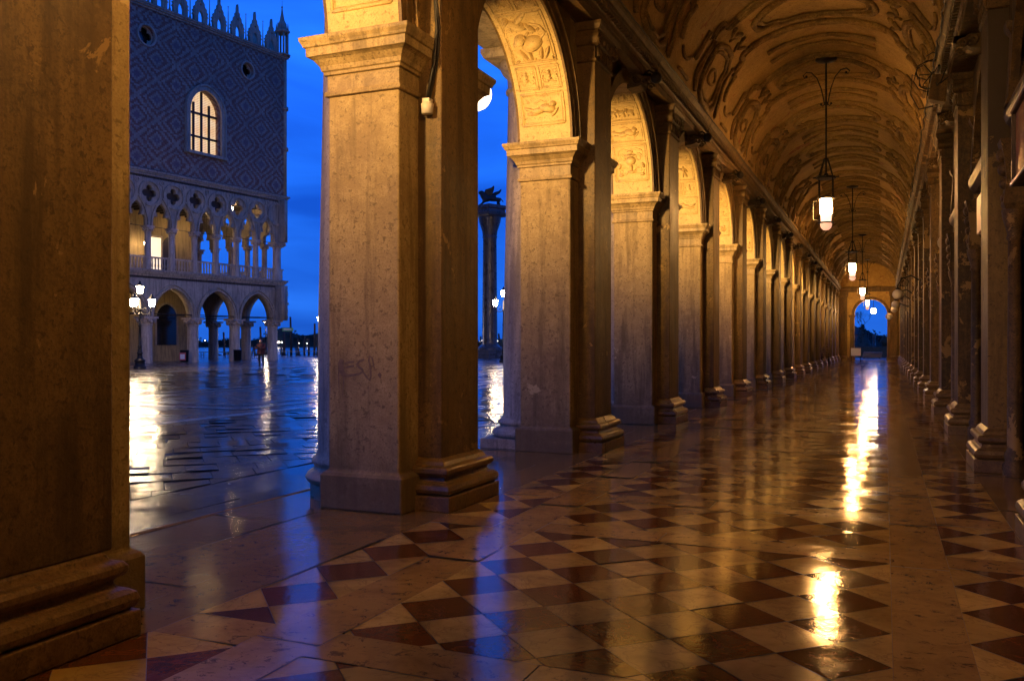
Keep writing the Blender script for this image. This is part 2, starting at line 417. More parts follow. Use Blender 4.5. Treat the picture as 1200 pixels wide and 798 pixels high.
# ------------------------------------------------------------------ dimensions
S = 3.965
XI, XO = -3.41, -4.05          # aisle and piazza faces of the piers
XP = -3.20                     # pilaster face
XR, XRW = .88, 1.15
XS = .96            # right hand pilaster face and wall
ZI = 3.68                      # top of impost
ZE = 5.14                      # underside of the entablature
ZS = 5.52                      # springing of the vault
def yn(k): return 5.83 + S * (k - 2)
def yc(k): return yn(k) + .64
YEND = 71.15; YBACK = -14.0
KF, KL = 0, 18

# ================================================================== GROUND
def clip(poly, axis, lim, keep_less):
    out = []
    for i in range(len(poly)):
        a, b = poly[i], poly[(i + 1) % len(poly)]
        ia = (a[axis] <= lim) if keep_less else (a[axis] >= lim); ib = (b[axis] <= lim) if keep_less else (b[axis] >= lim)
        if ia: out.append(a)
        if ia != ib:
            t = (lim - a[axis]) / (b[axis] - a[axis]); out.append(tuple(a[q] + t * (b[q] - a[q]) for q in range(2)))
    return out
def clip_rect(poly, x0, x1, y0, y1):
    for ax, lim, less in ((0, x0, False), (0, x1, True), (1, y0, False), (1, y1, True)):
        poly = clip(poly, ax, lim, less)
        if len(poly) < 3: return []
    return poly
def shrink(poly, g):
    cx = sum(p[0] for p in poly) / len(poly); cy = sum(p[1] for p in poly) / len(poly)
    out = []
    for p in poly:
        d = sqrt((p[0] - cx) ** 2 + (p[1] - cy) ** 2) or 1; k = max(0, 1 - g / d); out.append((cx + (p[0] - cx) * k, cy + (p[1] - cy) * k))
    return out
def area(poly):
    return abs(sum(poly[i][0] * poly[(i + 1) % len(poly)][1] - poly[(i + 1) % len(poly)][0] * poly[i][1] for i in range(len(poly)))) / 2
FL = MB()
def tile(poly, mi, z=0.0, tilt=.0016, g=.0028):
    if len(poly) < 3 or area(poly) < 2e-4: return
    poly = shrink(poly, g * random.uniform(.8, 1.2))
    cx = sum(p[0] for p in poly) / len(poly); cy = sum(p[1] for p in poly) / len(poly)
    a, b = random.gauss(0, tilt), random.gauss(0, tilt); h = random.uniform(0, .0015)
    FL.add([(x, y, z + h + a * (x - cx) / .25 + b * (y - cy) / .25) for x, y in poly], [tuple(range(len(poly)))], mi)
def checker(x0, x1, y0, y1, diag, ox, oy):
    r = diag / 2
    i0 = int((x0 - ox) / r) - 2; i1 = int((x1 - ox) / r) + 2; j0 = int((y0 - oy) / r) - 2; j1 = int((y1 - oy) / r) + 2
    for i in range(i0, i1 + 1):
        for j in range(j0, j1 + 1):
            if (i + j) % 2: continue
            cx, cy = ox + i * r, oy + j * r
            p = clip_rect([(cx - r, cy), (cx, cy - r), (cx + r, cy), (cx, cy + r)], x0, x1, y0, y1)
            if p: tile(p, 0 if (i % 2 == 0) else 1)
def rect(x0, x1, y0, y1): return [(x0, y0), (x1, y0), (x1, y1), (x0, y1)]
def band_y(x0, x1, y0, y1, seg):
    y = y0
    while y < y1 - .01:
        e = min(y1, y + seg * random.uniform(.75, 1.25))
        if y1 - e < .3: e = y1
        tile(rect(x0, x1, y, e), 2, .001, .001); y = e
BX = [(-2.56, -2.23), (.03, .34)]
for x0, x1 in BX: band_y(x0, x1, YBACK, YEND + .6, 1.6)
fields_x = [(-3.05, -2.56), (-2.23, .03), (.34, .82)]
for k in range(KF - 2, KL + 1):
    ya = yc(k) - .66; yb = yc(k) + .66
    for (x0, x1) in fields_x:
        for (a, b) in ((ya - .15, ya + .15), (yb - .15, yb + .15)):
            if x0 > -1 or x0 < -2.9: tile(rect(x0, x1, a, b), 2, .001, .001)
            else:
                xm = random.uniform(-1.4, -.6); tile(rect(x0, xm, a, b), 2, .001, .001); tile(rect(xm, x1, a, b), 2, .001, .001)
        dg = .452 if x0 == -2.23 else .49
        ox = x0 if x0 == -2.23 else (x0 + x1) / 2
        checker(x0, x1, ya + .15, yb - .15, dg, ox, yc(k))
        checker(x0, x1, yb + .15, ya + S - .15, dg, ox + (0 if x0 == -2.23 else dg / 2), yc(k) + S / 2 + .02)
# end of pattern
# threshold slabs beside and between the piers
for (x0, x1, seg) in ((-3.42, -3.05, 2.3), (-4.02, -3.42, 1.7), (-4.68, -4.02, 2.1)):
    y = YBACK
    while y < YEND + .6:
        e = y + seg * random.uniform(.7, 1.3); tile(rect(x0, x1, y, e), 3, .001, .0012, .004); y = e
y = YBACK
while y < YEND + .6:
    e = y + random.uniform(1.2, 2); tile(rect(.82, 1.6, y, e), 3, .001, .0012); y = e
tile(rect(-4.68, 1.6, YEND + .6, YEND + 1.0), 3); 
FL.build('floor', [M['f_light'], M['f_dark'], M['f_band'], M['f_slab']])['kind'] = 'structure'
b = MB(); b.tube([(-4.69, YBACK + .05, -.014), (-4.69, YEND + 1, -.014)], .026, 14); struct(b.build('step_nosing', M['f_slab']))
b = MB(); b.box(-4.70, 1.62, YBACK, YEND + 1.02, -.30, -.024); b.box(-4.68, 1.61, YBACK + .01, YEND + 1.01, -.023, -.006); struct(b.build('floor_bed', M['mortar']))
# stone kerb face at the step
# piazza
b = MB()
b.add([(-400, -80, -.16), (-4.0, -80, -.16), (-4.0, 60, -.16), (-12, YEND + 2, -.16), (-12, 80.9, -.16), (-41, 85.8, -.16), (-400, 132, -.16)],
      [(0, 1, 2, 3, 4, 5, 6)])
struct(b.build('piazza_ground', M['pz_far']))
FL = MB()
# long smooth slabs along the step, then small slabs laid on the diagonal
y = -9
while y < 62:
    L_ = random.uniform(2.5, 4); tile(rect(-5.55, -4.72, y, y + L_), 0, -.155, .0006, .002); tile(rect(-6.38, -5.55, y - 1.2, y + L_ - 1.2), 0, -.155, .0006, .002); y += L_
R2 = sqrt(.5)
def diag_slabs(X0, X1, Y0, Y1, wu, wv):
    v0, v1 = int((Y0 - X1) * R2 / wv) - 2, int((Y1 - X0) * R2 / wv) + 2
    for iv in range(v0, v1):
        sh = random.uniform(0, wu); va, vb = iv * wv, (iv + 1) * wv
        ua = (X0 + Y0) * R2 - 1 + sh
        while ua < (X1 + Y1) * R2 + 1:
            ub = ua + wu * random.uniform(.8, 1.2)
            p = [((u - v) * R2, (u + v) * R2) for u, v in ((ua, va), (ub, va), (ub, vb), (ua, vb))]
            q = clip_rect(p, X0, X1, Y0, Y1)
            if q: tile(q, 0, -.149, .0036, .008)
            ua = ub
diag_slabs(-11.88, -6.40, -2, 40, .40, .62)
diag_slabs(-33, -19.6, 12, 46, .55, .85)
struct(FL.build('piazza_slabs', [M['pz']]))
b = MB(); b.add([(-11.9, -9, -.156), (-6.38, -9, -.156), (-6.38, 60, -.156), (-11.9, 60, -.156)], [(0, 1, 2, 3)]); b.add([(-33, 12, -.156), (-19.6, 12, -.156), (-19.6, 46, -.156), (-33, 46, -.156)], [(0, 1, 2, 3)]); struct(b.build('piazza_joints', M['jointdark']))
b = MB()
def strip(x0, y0, x1, y1, w):
    dx, dy = x1 - x0, y1 - y0; l = sqrt(dx * dx + dy * dy); nx, ny = -dy / l * w / 2, dx / l * w / 2
    b.add([(x0 + nx, y0 + ny, -.146), (x1 + nx, y1 + ny, -.146), (x1 - nx, y1 - ny, -.146), (x0 - nx, y0 - ny, -.146)], [(0, 1, 2, 3)])

for a_ in ((-12.03, -10, -12.03, 60, .26), (-13.05, 15.4, -13.05, 48, .20), (-13.05, 15.46, -19.4, 15.46, .20), (-19.5, -10, -19.5, 58, .28),
           (-13.9, 16.4, -13.9, 46, .13), (-13.9, 16.44, -18.6, 16.44, .13), (-18.6, 16.4, -18.6, 46, .13), (-14.9, 20.9, -14.9, 40, .15), (-14.9, 20.9, -17.8, 21.1, .15),
           (-33.2, -10, -33.2, 58, .2)):
    strip(*a_)
struct(b.build('piazza_inlay', [M['strip']]))
b = MB(); b.add([(-3000, -300, -1.3), (3000, -300, -1.3), (3000, 4500, -1.3), (-3000, 4500, -1.3)], [(0, 1, 2, 3)])
struct(b.build('lagoon_water', [M['water']]))
b = MB()
b.add([(-12.0, YEND + 1.03, -.01), (14, YEND + 1.03, -.01), (14, 118, -.01), (-12.0, 118, -.01)], [(0, 1, 2, 3)])
b.build('garden_path', [M['pz_far']])['kind'] = 'structure'

# ================================================================== THE ARCADE
lib = empty('arcade_building', (0, 0, 0), 'long vaulted stone arcade with arches on the left and dark shop fronts opposite', 'building')

BASEP = [(0, .135), (.115, .135), (.12, .10), (.135, .125), (.165, .135), (.195, .125), (.212, .10), (.22, .07), (.245, .055), (.262, .06), (.27, .085), (.29, .10), (.315, .10), (.335, .085), (.34, .05), (.37, .035), (.40, .0)]
def pier_mesh():
    b = MB()
    b.loft(XO, XI, 0, 1.28, [(0, .05), (.265, .05), (.285, .035), (.30, .0), (3.24, .0)])
    b.loft(XO + .02, XI - .02, .02, 1.26, [(3.24, 0), (ZE + .02, 0)])
    return b.mesh('pier_shaft', [M['pier']])
def impost_mesh():
    b = MB()
    b.loft(XO, XI, 0, 1.28, [(3.235, .0), (3.24, .022), (3.262, .026), (3.275, .022), (3.28, .006), (3.40, .006), (3.405, .025), (3.43, .028), (3.435, .04), (3.47, .05), (3.515, .085), (3.53, .11), (3.535, .125), (3.60, .128), (3.604, .142), (3.625, .15), (3.65, .165), (3.66, .168), (ZI, .168), (ZI + .004, .02)])
    return b.mesh('impost_block', [M['moulding']])
def pil_mesh():
    b = MB()
    b.loft(XI - .03, XP, .30, .98, [(.38, 0), (ZE - .46, 0)], 0)
    return b.mesh('pilaster_shaft', [M['pilaster']])
def pilbase_mesh():
    b = MB(); b.loft(XI - .03, XP, .30, .98, BASEP); return b.mesh('pilaster_foot', [M['torus']])
def cap_mesh(x0, x1, y0, y1, sgn, ztop=ZE, mat='moulding'):
    """ionic-like capital: neck band, echinus, volutes, abacus. sgn: +1 faces +X"""
    b = MB(); z = ztop - .46
    b.loft(x0, x1, y0, y1, [(z, 0), (z + .01, .02), (z + .035, .02), (z + .04, 0), (z + .20, 0), (z + .21, .03), (z + .25, .05), (z + .29, .06), (z + .36, .05), (z + .37, .075), (z + .40, .09), (z + .42, .10), (z + .455, .10)])
    xf = x1 if sgn > 0 else x0
    for yy in (y0 - .005, y1 + .005):
        pts = []; 
        for i in range(26):
            a = i / 25 * 2 * pi * 1.6; r = .095 * (1 - i / 30)
            pts.append((xf + sgn * .055, yy + cos(a) * r * (1 if yy < (y0 + y1) / 2 else -1), z + .27 + sin(a) * r))
        b.tube(pts, .017, 5)
        v0 = len(b.v); 
        prof = [(0, .088), (.0, .088), (.10, .07), (.2, .088)]
        n = 14; x_a, x_b = xf - sgn * .05, xf + sgn * .05
        ring = [(x_a, yy + cos(2 * pi * i / n) * .085, z + .27 + sin(2 * pi * i / n) * .085) for i in range(n)] + [(x_b, yy + cos(2 * pi * i / n) * .085, z + .27 + sin(2 * pi * i / n) * .085) for i in range(n)]
        b.add(ring, [(i, (i + 1) % n, (i + 1) % n + n, i + n) for i in range(n)] + [tuple(range(n)), tuple(range(n, 2 * n))], 0)
    nl = 5
    for i in range(nl):
        yy = y0 + (y1 - y0) * (i + .5) / nl
        b.sphere((xf + sgn * .015, yy, z + .12), .045, 8, 0, (.5, .8, 1.6))
        b.sphere((xf + sgn * .05, yy, z + .265), .04, 8, 0, (.7, 1, 1))
    return b.mesh('capital_block', [M[mat]])
def col_mesh():
    b = MB(); b.lathe(-4.10, .64, [(.36, .43), (.40, .415), (1.5, .41), (3.2, .375), (4.45, .35)], 28); return b.mesh('column_shaft', [M['outer']])
def colbase_mesh():
    b = MB()
    b.loft(-4.63, -4.0, .10, 1.18, [(0, 0), (.12, 0)])
    b.lathe(-4.10, .64, [(.12, .50), (.14, .545), (.175, .56), (.21, .545), (.23, .50), (.24, .47), (.265, .455), (.28, .47), (.30, .49), (.325, .485), (.345, .45), (.36, .43)], 28)
    return b.mesh('column_foot', [M['outer']])
def colcap_mesh():
    b = MB(); b.lathe(-4.10, .64, [(4.45, .35), (4.47, .38), (4.5, .38), (4.51, .355), (4.66, .36), (4.72, .42), (4.80, .46), (4.84, .46)], 28)
    b.loft(-4.60, -4.0, .14, 1.14, [(4.84, .0), (4.9, .03), (4.95, .03)])
    return b.mesh('column_capital_block', [M['outer']])
pm, im, pl, pb_, cm = pier_mesh(), impost_mesh(), pil_mesh(), pilbase_mesh(), cap_mesh(XI - .03, XP, .30, .98, 1, mat='cornice')
co, cb, cc = col_mesh(), colbase_mesh(), colcap_mesh()
def chipped_foot():
    b = MB()
    b.prism([(-4.0, .12), (-4.20, .12), (-4.27, .20), (-4.36, .24), (-4.40, .33), (-4.50, .38), (-4.54, .50), (-4.62, .62), (-4.63, 1.18), (-4.0, 1.18)], .12, lambda a, z, t: (a, z, t))
    b.lathe(-4.10, .64, [(.12, .46), (.14, .50), (.175, .52), (.21, .50), (.23, .47), (.24, .45), (.265, .44), (.28, .45), (.30, .465), (.325, .46), (.345, .44), (.36, .43)], 28)
    return b.mesh('column_foot', [M['outer']])
cb2 = chipped_foot()
def put(name, me, parent, loc=(0, 0, 0), bevel=0):
    o = bpy.data.objects.new(name, me); COL.objects.link(o); o.parent = parent; o.location = loc
    if bevel:
        m = o.modifiers.new('bevel', 'BEVEL'); m.width = bevel; m.segments = 2; m.limit_method = 'ANGLE'; m.angle_limit = radians(40)
    return o
for k in range(KF, KL + 1):
    p = put('pier', pm, lib, (.035 if k == 1 else 0, yn(k) + (.066 if k == 1 else 0), 0), .014)
    put('impost', im, p, bevel=.004); put('pilaster', pl, p, bevel=.012); put('pilaster_base', pb_, p, ((-.03, -.075, 0) if k == 1 else (0, 0, 0)), bevel=.008); put('pilaster_capital', cm, p)
    put('half_column', co, p); put('column_base', cb2 if k == 2 else cb, p, bevel=.006); put('column_capital', cc, p)

# arches --------------------------------------------------------------
R_ = (S - 1.28) / 2
def arch_mesh():
    b = MB(); n = 40; c = 0.0
    ang = [pi * i / n for i in range(n + 1)]
    pts = [(c - R_ * cos(a), ZI + R_ * sin(a)) for a in ang]
    top = ZE + .02
    for i in range(n):
        (y0, z0), (y1, z1) = pts[i], pts[i + 1]
        b.add([(XI, y0, z0), (XI, y1, z1), (XI, y1, top), (XI, y0, top)], [(0, 1, 2, 3)], 0)
        b.add([(XO, y0, z0), (XO, y1, z1), (XO, y1, top), (XO, y0, top)], [(0, 1, 2, 3)], 0)
        b.add([(XI, y0, z0), (XO, y0, z0), (XO, y1, z1), (XI, y1, z1)], [(0, 1, 2, 3)], 1, True)
    # archivolt mouldings, both faces
    for xf, sg in ((XI, 1), (XO, -1)):
        for (ra, rb, t) in ((R_ + .001, R_ + .07, .028), (R_ + .07, R_ + .16, .045), (R_ + .16, R_ + .205, .075)):
            for i in range(n):
                vs = []
                for a in (ang[i], ang[i + 1]):
                    for r in (ra, rb):
                        for x in (xf, xf + sg * t): vs.append((x, c - r * cos(a), min(top, ZI + r * sin(a))))
                b.add(vs, [(1, 3, 7, 5), (2, 3, 7, 6), (0, 1, 5, 4)], 0)
    me = b.mesh('arch_ring', [M['pilaster'], M['soffit']])
    return me
# soffit carvings: (u across the soffit -.32..+.32, s = arc length up from the impost)
def SF(u, s, h, side):
    a = s / R_; r = R_ - h
    return ((XI + XO) / 2 + u, side * r * cos(a), ZI + r * sin(a))
def dome(b, side, u, s, ru, rs, rot, h, n=12):
    h *= 1.6
    vs = []; rings = ((1.0, -.002), (.93, .30 * h), (.75, .62 * h), (.45, .90 * h), (.0, h))
    for q, hh in rings[:-1]:
        for i in range(n):
            a = 2 * pi * i / n; x, y = cos(a) * ru * q, sin(a) * rs * q
            vs.append(SF(u + x * cos(rot) - y * sin(rot), s + x * sin(rot) + y * cos(rot), hh, side))
    vs.append(SF(u, s, h, side)); fs = []
    for j in range(3):
        for i in range(n): fs.append((j * n + i, j * n + (i + 1) % n, (j + 1) * n + (i + 1) % n, (j + 1) * n + i))
    for i in range(n): fs.append((3 * n + i, 3 * n + (i + 1) % n, 4 * n))
    b.add(vs, fs, 0, True)
def line(b, side, pts, r=.012, h=.004):
    P = []
    for i in range(len(pts) - 1):
        for q in range(4):
            t = q / 4; P.append((pts[i][0] * (1 - t) + pts[i + 1][0] * t, pts[i][1] * (1 - t) + pts[i + 1][1] * t))
    P.append(pts[-1]); b.tube([SF(u, s, h, side) for u, s in P], r, 6)
def frame(b, side, u0, u1, s0, s1, r=.014):
    line(b, side, [(u0, s0), (u1, s0)], r); line(b, side, [(u0, s1), (u1, s1)], r); line(b, side, [(u0, s0), (u0, s1)], r); line(b, side, [(u1, s0), (u1, s1)], r)
    g = .026; line(b, side, [(u0 + g, s0 + g), (u1 - g, s0 + g), (u1 - g, s1 - g), (u0 + g, s1 - g), (u0 + g, s0 + g)], .006)
def reclining(b, sd, cu, cs, m=1):
    dome(b, sd, cu + m * -.13, cs + .045, .045, .04, 0, .045); dome(b, sd, cu + m * -.06, cs, .10, .055, m * .25, .045)
    dome(b, sd, cu + m * .06, cs - .02, .09, .04, m * -.1, .038); dome(b, sd, cu + m * .16, cs + .0, .09, .024, m * .35, .03)
    dome(b, sd, cu + m * .13, cs - .05, .09, .022, m * .05, .028); dome(b, sd, cu + m * -.15, cs - .05, .07, .02, m * -.8, .03)
    line(b, sd, [(cu - m * .05, cs + .06), (cu + m * .02, cs + .10), (cu + m * .10, cs + .07)], .009)
def beast(b, sd, cu, cs, m=1):
    dome(b, sd, cu, cs, .14, .10, m * .35, .07); dome(b, sd, cu - m * .12, cs + .07, .075, .065, 0, .075); dome(b, sd, cu - m * .18, cs + .03, .05, .03, m * .5, .05)
    for dx, rot in ((-.14, .5), (-.06, .2), (.08, -.2), (.15, -.5)): dome(b, sd, cu + m * dx, cs - .13, .025, .085, m * rot, .04)
    line(b, sd, [(cu + m * .12, cs + .05), (cu + m * .19, cs + .12), (cu + m * .15, cs + .22), (cu + m * .05, cs + .26), (cu - m * .02, cs + .20)], .016)
    for q in range(3): dome(b, sd, cu - m * (.02 - .07 * q), cs + .13 + .02 * q, .03, .018, m * .6, .03)
    for q in range(5): line(b, sd, [(cu - m * (.06 + .02 * q), cs + .12 - .02 * q), (cu - m * (.03 + .02 * q), cs + .06 - .02 * q)], .006, .05)
    for q in range(7): dome(b, sd, cu - .22 + .07 * q, cs - .20 + .012 * (q % 3), .022, .012, .3 * q, .02)
    spiral(b, sd, cu - m * .20, cs + .18, .035, 1.2, m, .008)
def flyer(b, sd, cu, cs, m=1):
    dome(b, sd, cu, cs, .12, .05, m * -.5, .06); dome(b, sd, cu - m * .12, cs + .08, .04, .04, 0, .06)
    dome(b, sd, cu + m * .05, cs + .08, .13, .035, m * .7, .035); dome(b, sd, cu + m * .13, cs - .06, .09, .024, m * -.9, .035)
    line(b, sd, [(cu - m * .1, cs - .04), (cu - m * .17, cs - .08), (cu - m * .19, cs - .15)], .012)
def spiral(b, sd, cu, cs, r0, turns, m, r, a0=0., n=16):
    line(b, sd, [(cu + m * r0 * (1 - .75 * t / n) * cos(a0 + turns * 2 * pi * t / n), cs + r0 * (1 - .75 * t / n) * sin(a0 + turns * 2 * pi * t / n)) for t in range(n + 1)], r)
def putto(b, sd, cu, cs):
    dome(b, sd, cu, cs + .062, .020, .022, 0, .035); dome(b, sd, cu, cs + .022, .022, .030, 0, .035); dome(b, sd, cu, cs - .022, .026, .020, 0, .03)
    for m in (-1, 1):
        line(b, sd, [(cu + m * .018, cs + .04), (cu + m * .045, cs + .035), (cu + m * .060, cs + .065)], .008); line(b, sd, [(cu + m * .02, cs + .05), (cu + m * .06, cs + .085), (cu + m * .085, cs + .08), (cu + m * .075, cs + .05), (cu + m * .04, cs + .03)], .006)
        line(b, sd, [(cu + m * .015, cs - .03), (cu + m * .04, cs - .065), (cu + m * .07, cs - .06)], .010); spiral(b, sd, cu + m * .075, cs - .035, .026, 1.1, m, .007, -1.6)
        dome(b, sd, cu + m * .085, cs + .01, .010, .018, m * .5, .02)
def vase(b, sd, cu, cs):
    dome(b, sd, cu, cs + .06, .085, .075, 0, .06); dome(b, sd, cu, cs - .05, .03, .06, 0, .045); dome(b, sd, cu, cs - .12, .07, .025, 0, .04)
    dome(b, sd, cu, cs + .15, .10, .018, 0, .045); dome(b, sd, cu, cs + .20, .05, .035, 0, .035)
    for q in (-.04, 0, .04): line(b, sd, [(cu + q, cs + .02), (cu + q * 1.3, cs + .12)], .006, .055)
    for m in (-1, 1):
        pts = [(cu + m * (.13 + .055 * cos(t / 14 * 2 * pi * 1.3) * (1 - t / 22)), cs + .11 + .07 * sin(t / 14 * 2 * pi * 1.3) * (1 - t / 22)) for t in range(15)]
        line(b, sd, pts, .011)
        pts = [(cu + m * (.12 + .08 * cos(-t / 14 * 2 * pi * 1.2) * (1 - t / 24)), cs - .09 + .07 * sin(-t / 14 * 2 * pi * 1.2) * (1 - t / 24)) for t in range(15)]
        line(b, sd, pts, .013)
        line(b, sd, [(cu + m * .02, cs + .22), (cu + m * .10, cs + .26), (cu + m * .19, cs + .22), (cu + m * .20, cs + .15)], .010)
        dome(b, sd, cu + m * .19, cs - .02, .03, .05, m * .3, .04); dome(b, sd, cu + m * .17, cs - .16, .045, .025, 0, .035)
def duel(b, sd, cu, cs):
    for m in (-1, 1):
        x = cu + m * .08
        dome(b, sd, x, cs + .10, .025, .027, 0, .045); dome(b, sd, x, cs + .03, .032, .055, m * .1, .05)
        dome(b, sd, x + m * .03, cs - .07, .02, .07, m * .35, .04); dome(b, sd, x - m * .02, cs - .07, .018, .07, -m * .2, .04)
        dome(b, sd, x - m * .05, cs + .07, .055, .014, -m * .4, .035); dome(b, sd, x + m * .05, cs + .03, .014, .05, m * .5, .03)
def soffit_panels(variant):
    """list of part meshes (one per panel) for one side"""
    out = []
    for sd in (1, -1):
        U = .265; s = .22
        if variant == 0: seq = [('rec', .36), ('two', .27), ('beast', .68), ('two', .27)]
        elif variant == 1: seq = [('vase', .58), ('rec', .34), ('flock', .36), ('two', .25)]
        else: seq = [('rec', .34), ('two', .27), ('duel', .42), ('rec', .30), ('two', .25)]
        for kind, hgt in seq:
            if s + hgt > R_ * pi / 2 - .02: break
            b = MB(); a, e = s, s + hgt
            if kind == 'two':
                frame(b, sd, -U, -.02, a, e, .011); frame(b, sd, .02, U, a, e, .011); putto(b, sd, -.143, (a + e) / 2); putto(b, sd, .143, (a + e) / 2)
            else:
                frame(b, sd, -U, U, a, e)
                if kind == 'rec': reclining(b, sd, 0, (a + e) / 2, random.choice((-1, 1)))
                if kind == 'beast': beast(b, sd, .03, a + .24); flyer(b, sd, -.06, e - .17)
                if kind == 'vase': vase(b, sd, 0, (a + e) / 2 - .03)
                if kind == 'duel': duel(b, sd, 0, (a + e) / 2)
                if kind == 'flock':
                    for q in (-.14, 0, .14): beast_small(b, sd, q, (a + e) / 2)
            out.append(b.mesh('soffit_carving', [M['soffit']])); s = e + .045
        
    return out
def beast_small(b, sd, cu, cs):
    dome(b, sd, cu, cs, .06, .04, .2, .04); dome(b, sd, cu - .05, cs + .04, .025, .025, 0, .045)
    for dx in (-.04, .04): dome(b, sd, cu + dx, cs - .06, .012, .04, dx * 4, .03)
    line(b, sd, [(cu + .05, cs + .02), (cu + .07, cs + .09), (cu, cs + .12), (cu - .06, cs + .10)], .010)
def keystone_mesh(xf, sg, mat):
    b = MB()
    prof = []
    for i in range(9):
        a = i / 8 * pi; prof.append((.13 + .10 * sin(a) , ZI + R_ - .06 + .09 * (1 - cos(a))))
    for i in range(1, 9):
        a = i / 8; prof.append((.13 + .22 * a - .05 * sin(a * pi), ZI + R_ + .12 + a * .22))
    prof = [(0, ZI + R_ - .07)] + prof + [(0, ZE + .02)]
    b.prism([(p[0], min(p[1], ZE - .01)) for p in prof], .30, lambda a, z, t: (xf + sg * a, -.15 + t, z))
    for yy in (-.15, .15):
        for (cx_, cz, rr) in ((.15, ZI + R_ + .03, .085), (.26, ZE - .12, .065)):
            pts = [(xf + sg * (cx_ + cos(i / 20 * 9) * rr * (1 - i / 24)), yy + (.012 if yy > 0 else -.012), cz + sin(i / 20 * 9) * rr * (1 - i / 24)) for i in range(21)]
            b.tube(pts, .016, 5)
    b.sphere((xf + sg * .20, 0, ZI + R_ + .10), .09, 12, 0, (1, .9, 1.25)); b.sphere((xf + sg * .28, 0, ZI + R_ + .08), .03, 8)
    return b.mesh('keystone_scroll', [M[mat]])
am = arch_mesh(); variants = [soffit_panels(i) for i in range(3)]; km = keystone_mesh(XI, 1, 'keydark')
for k in range(KF, KL):
    a = put('arch', am, lib, (0, (yc(k) + yc(k + 1)) / 2, 0))
    for me in variants[(k + 1) % 3]: put('relief_panel', me, a)
    put('keystone', km, a)

# entablature, cornice --------------------------------------------------
Y0, Y1 = YBACK, YEND
b = MB()
CP = [(XI + .02, ZE), (XP + .02, ZE), (XP + .02, ZE + .10), (XP + .035, ZE + .105), (XP + .035, ZE + .17), (XP + .06, ZE + .20), (XP + .07, ZE + .235), (XP + .13, ZE + .25), (XP + .13, ZE + .30), (XP + .16, ZE + .33), (XP + .18, ZE + .37), (XP + .18, ZS + .02), (XI + .02, ZS + .02)]
b.extrude_y(CP, Y0, Y1)
y = Y0 + .05
while y < Y1: b.box(XP + .055, XP + .115, y, y + .06, ZE + .185, ZE + .247); y += .105
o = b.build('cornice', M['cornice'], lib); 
b = MB()
b.extrude_y([(XR + (XP - x), z) for x, z in [(p[0] if i not in (0, len(CP) - 1) else XP - .35, p[1]) for i, p in enumerate(CP)]][::-1], Y0, Y1)
y = Y0 + .05
while y < Y1: b.box(XR - .115, XR - .055, y, y + .06, ZE + .185, ZE + .247); y += .105
b.build('cornice', M['grime'], lib)
# outer wall above the arches and roof mass so no light leaks in
b = MB(); b.box(XO - .02, XI + .02, Y0, Y1, ZE + .02, 13.0); b.box(XO - .55, XO - .021, Y0, Y1, 4.96, 6.1)
b.box(XI + .021, 12, Y0, Y1, 7.9, 8.2); 
b.build('upper_wall', M['outer'], lib)

# vault ----------------------------------------------------------------
VC, VA, VB = (XP + .10 + XR - .10) / 2, (XR - XP - .20) / 2, 1.80
def VP(w, y, h=0.):
    """w = -1..1 across the vault"""
    a = pi / 2 - w * pi / 2
    x, z = VC + VA * cos(a), ZS + VB * sin(a)
    nx, nz = -cos(a) / VA, -sin(a) / VB; l = sqrt(nx * nx + nz * nz)
    return (x + nx / l * h, y, z + nz / l * h)
def VN(w):
    a = pi / 2 - w * pi / 2; nx, nz = -cos(a) / VA, -sin(a) / VB; l = sqrt(nx * nx + nz * nz); return (nx / l, 0, nz / l)
b = MB(); n = 48; ny = 60
vs = []
for j in range(ny + 1):
    y = Y0 + (Y1 - Y0) * j / ny
    for i in range(n + 1): vs.append(VP(-1 + 2 * i / n, y))
b.add(vs, [(j * (n + 1) + i, j * (n + 1) + i + 1, (j + 1) * (n + 1) + i + 1, (j + 1) * (n + 1) + i) for j in range(ny) for i in range(n)], 0, True)
vault = b.build('vault', M['vault'], lib)
WL = VA * 1.55   # metres per unit w, roughly
def bead(b, pts, r=.034, sq=.75, closed=False):
    P = []; m = len(pts)
    rng = m if closed else m - 1
    for i in range(rng):
        p, q = pts[i], pts[(i + 1) % m]; d = sqrt(((p[0] - q[0]) * WL) ** 2 + (p[1] - q[1]) ** 2); st = max(1, int(d / .12))
        for t in range(st): P.append((p[0] + (q[0] - p[0]) * t / st, p[1] + (q[1] - p[1]) * t / st))
    if not closed: P.append(pts[-1])
    b.tube([VP(w + .004 * sin(y * 9 + w * 31), y + .012 * sin(w * 40 + y * 5), .026 + .008 * sin(y * 13 + w * 23)) for w, y in P], [r * (1.35 + .22 * sin(i_ * 1.7 + r * 900)) for i_ in range(len(P))], 8, 0, True, closed, sq, [VN(w) for w, y in P])
def curve(p0, p1, p2, n=8): return [((1 - t) ** 2 * p0[0] + 2 * t * (1 - t) * p1[0] + t * t * p2[0], (1 - t) ** 2 * p0[1] + 2 * t * (1 - t) * p1[1] + t * t * p2[1]) for t in [i / n for i in range(n + 1)]]
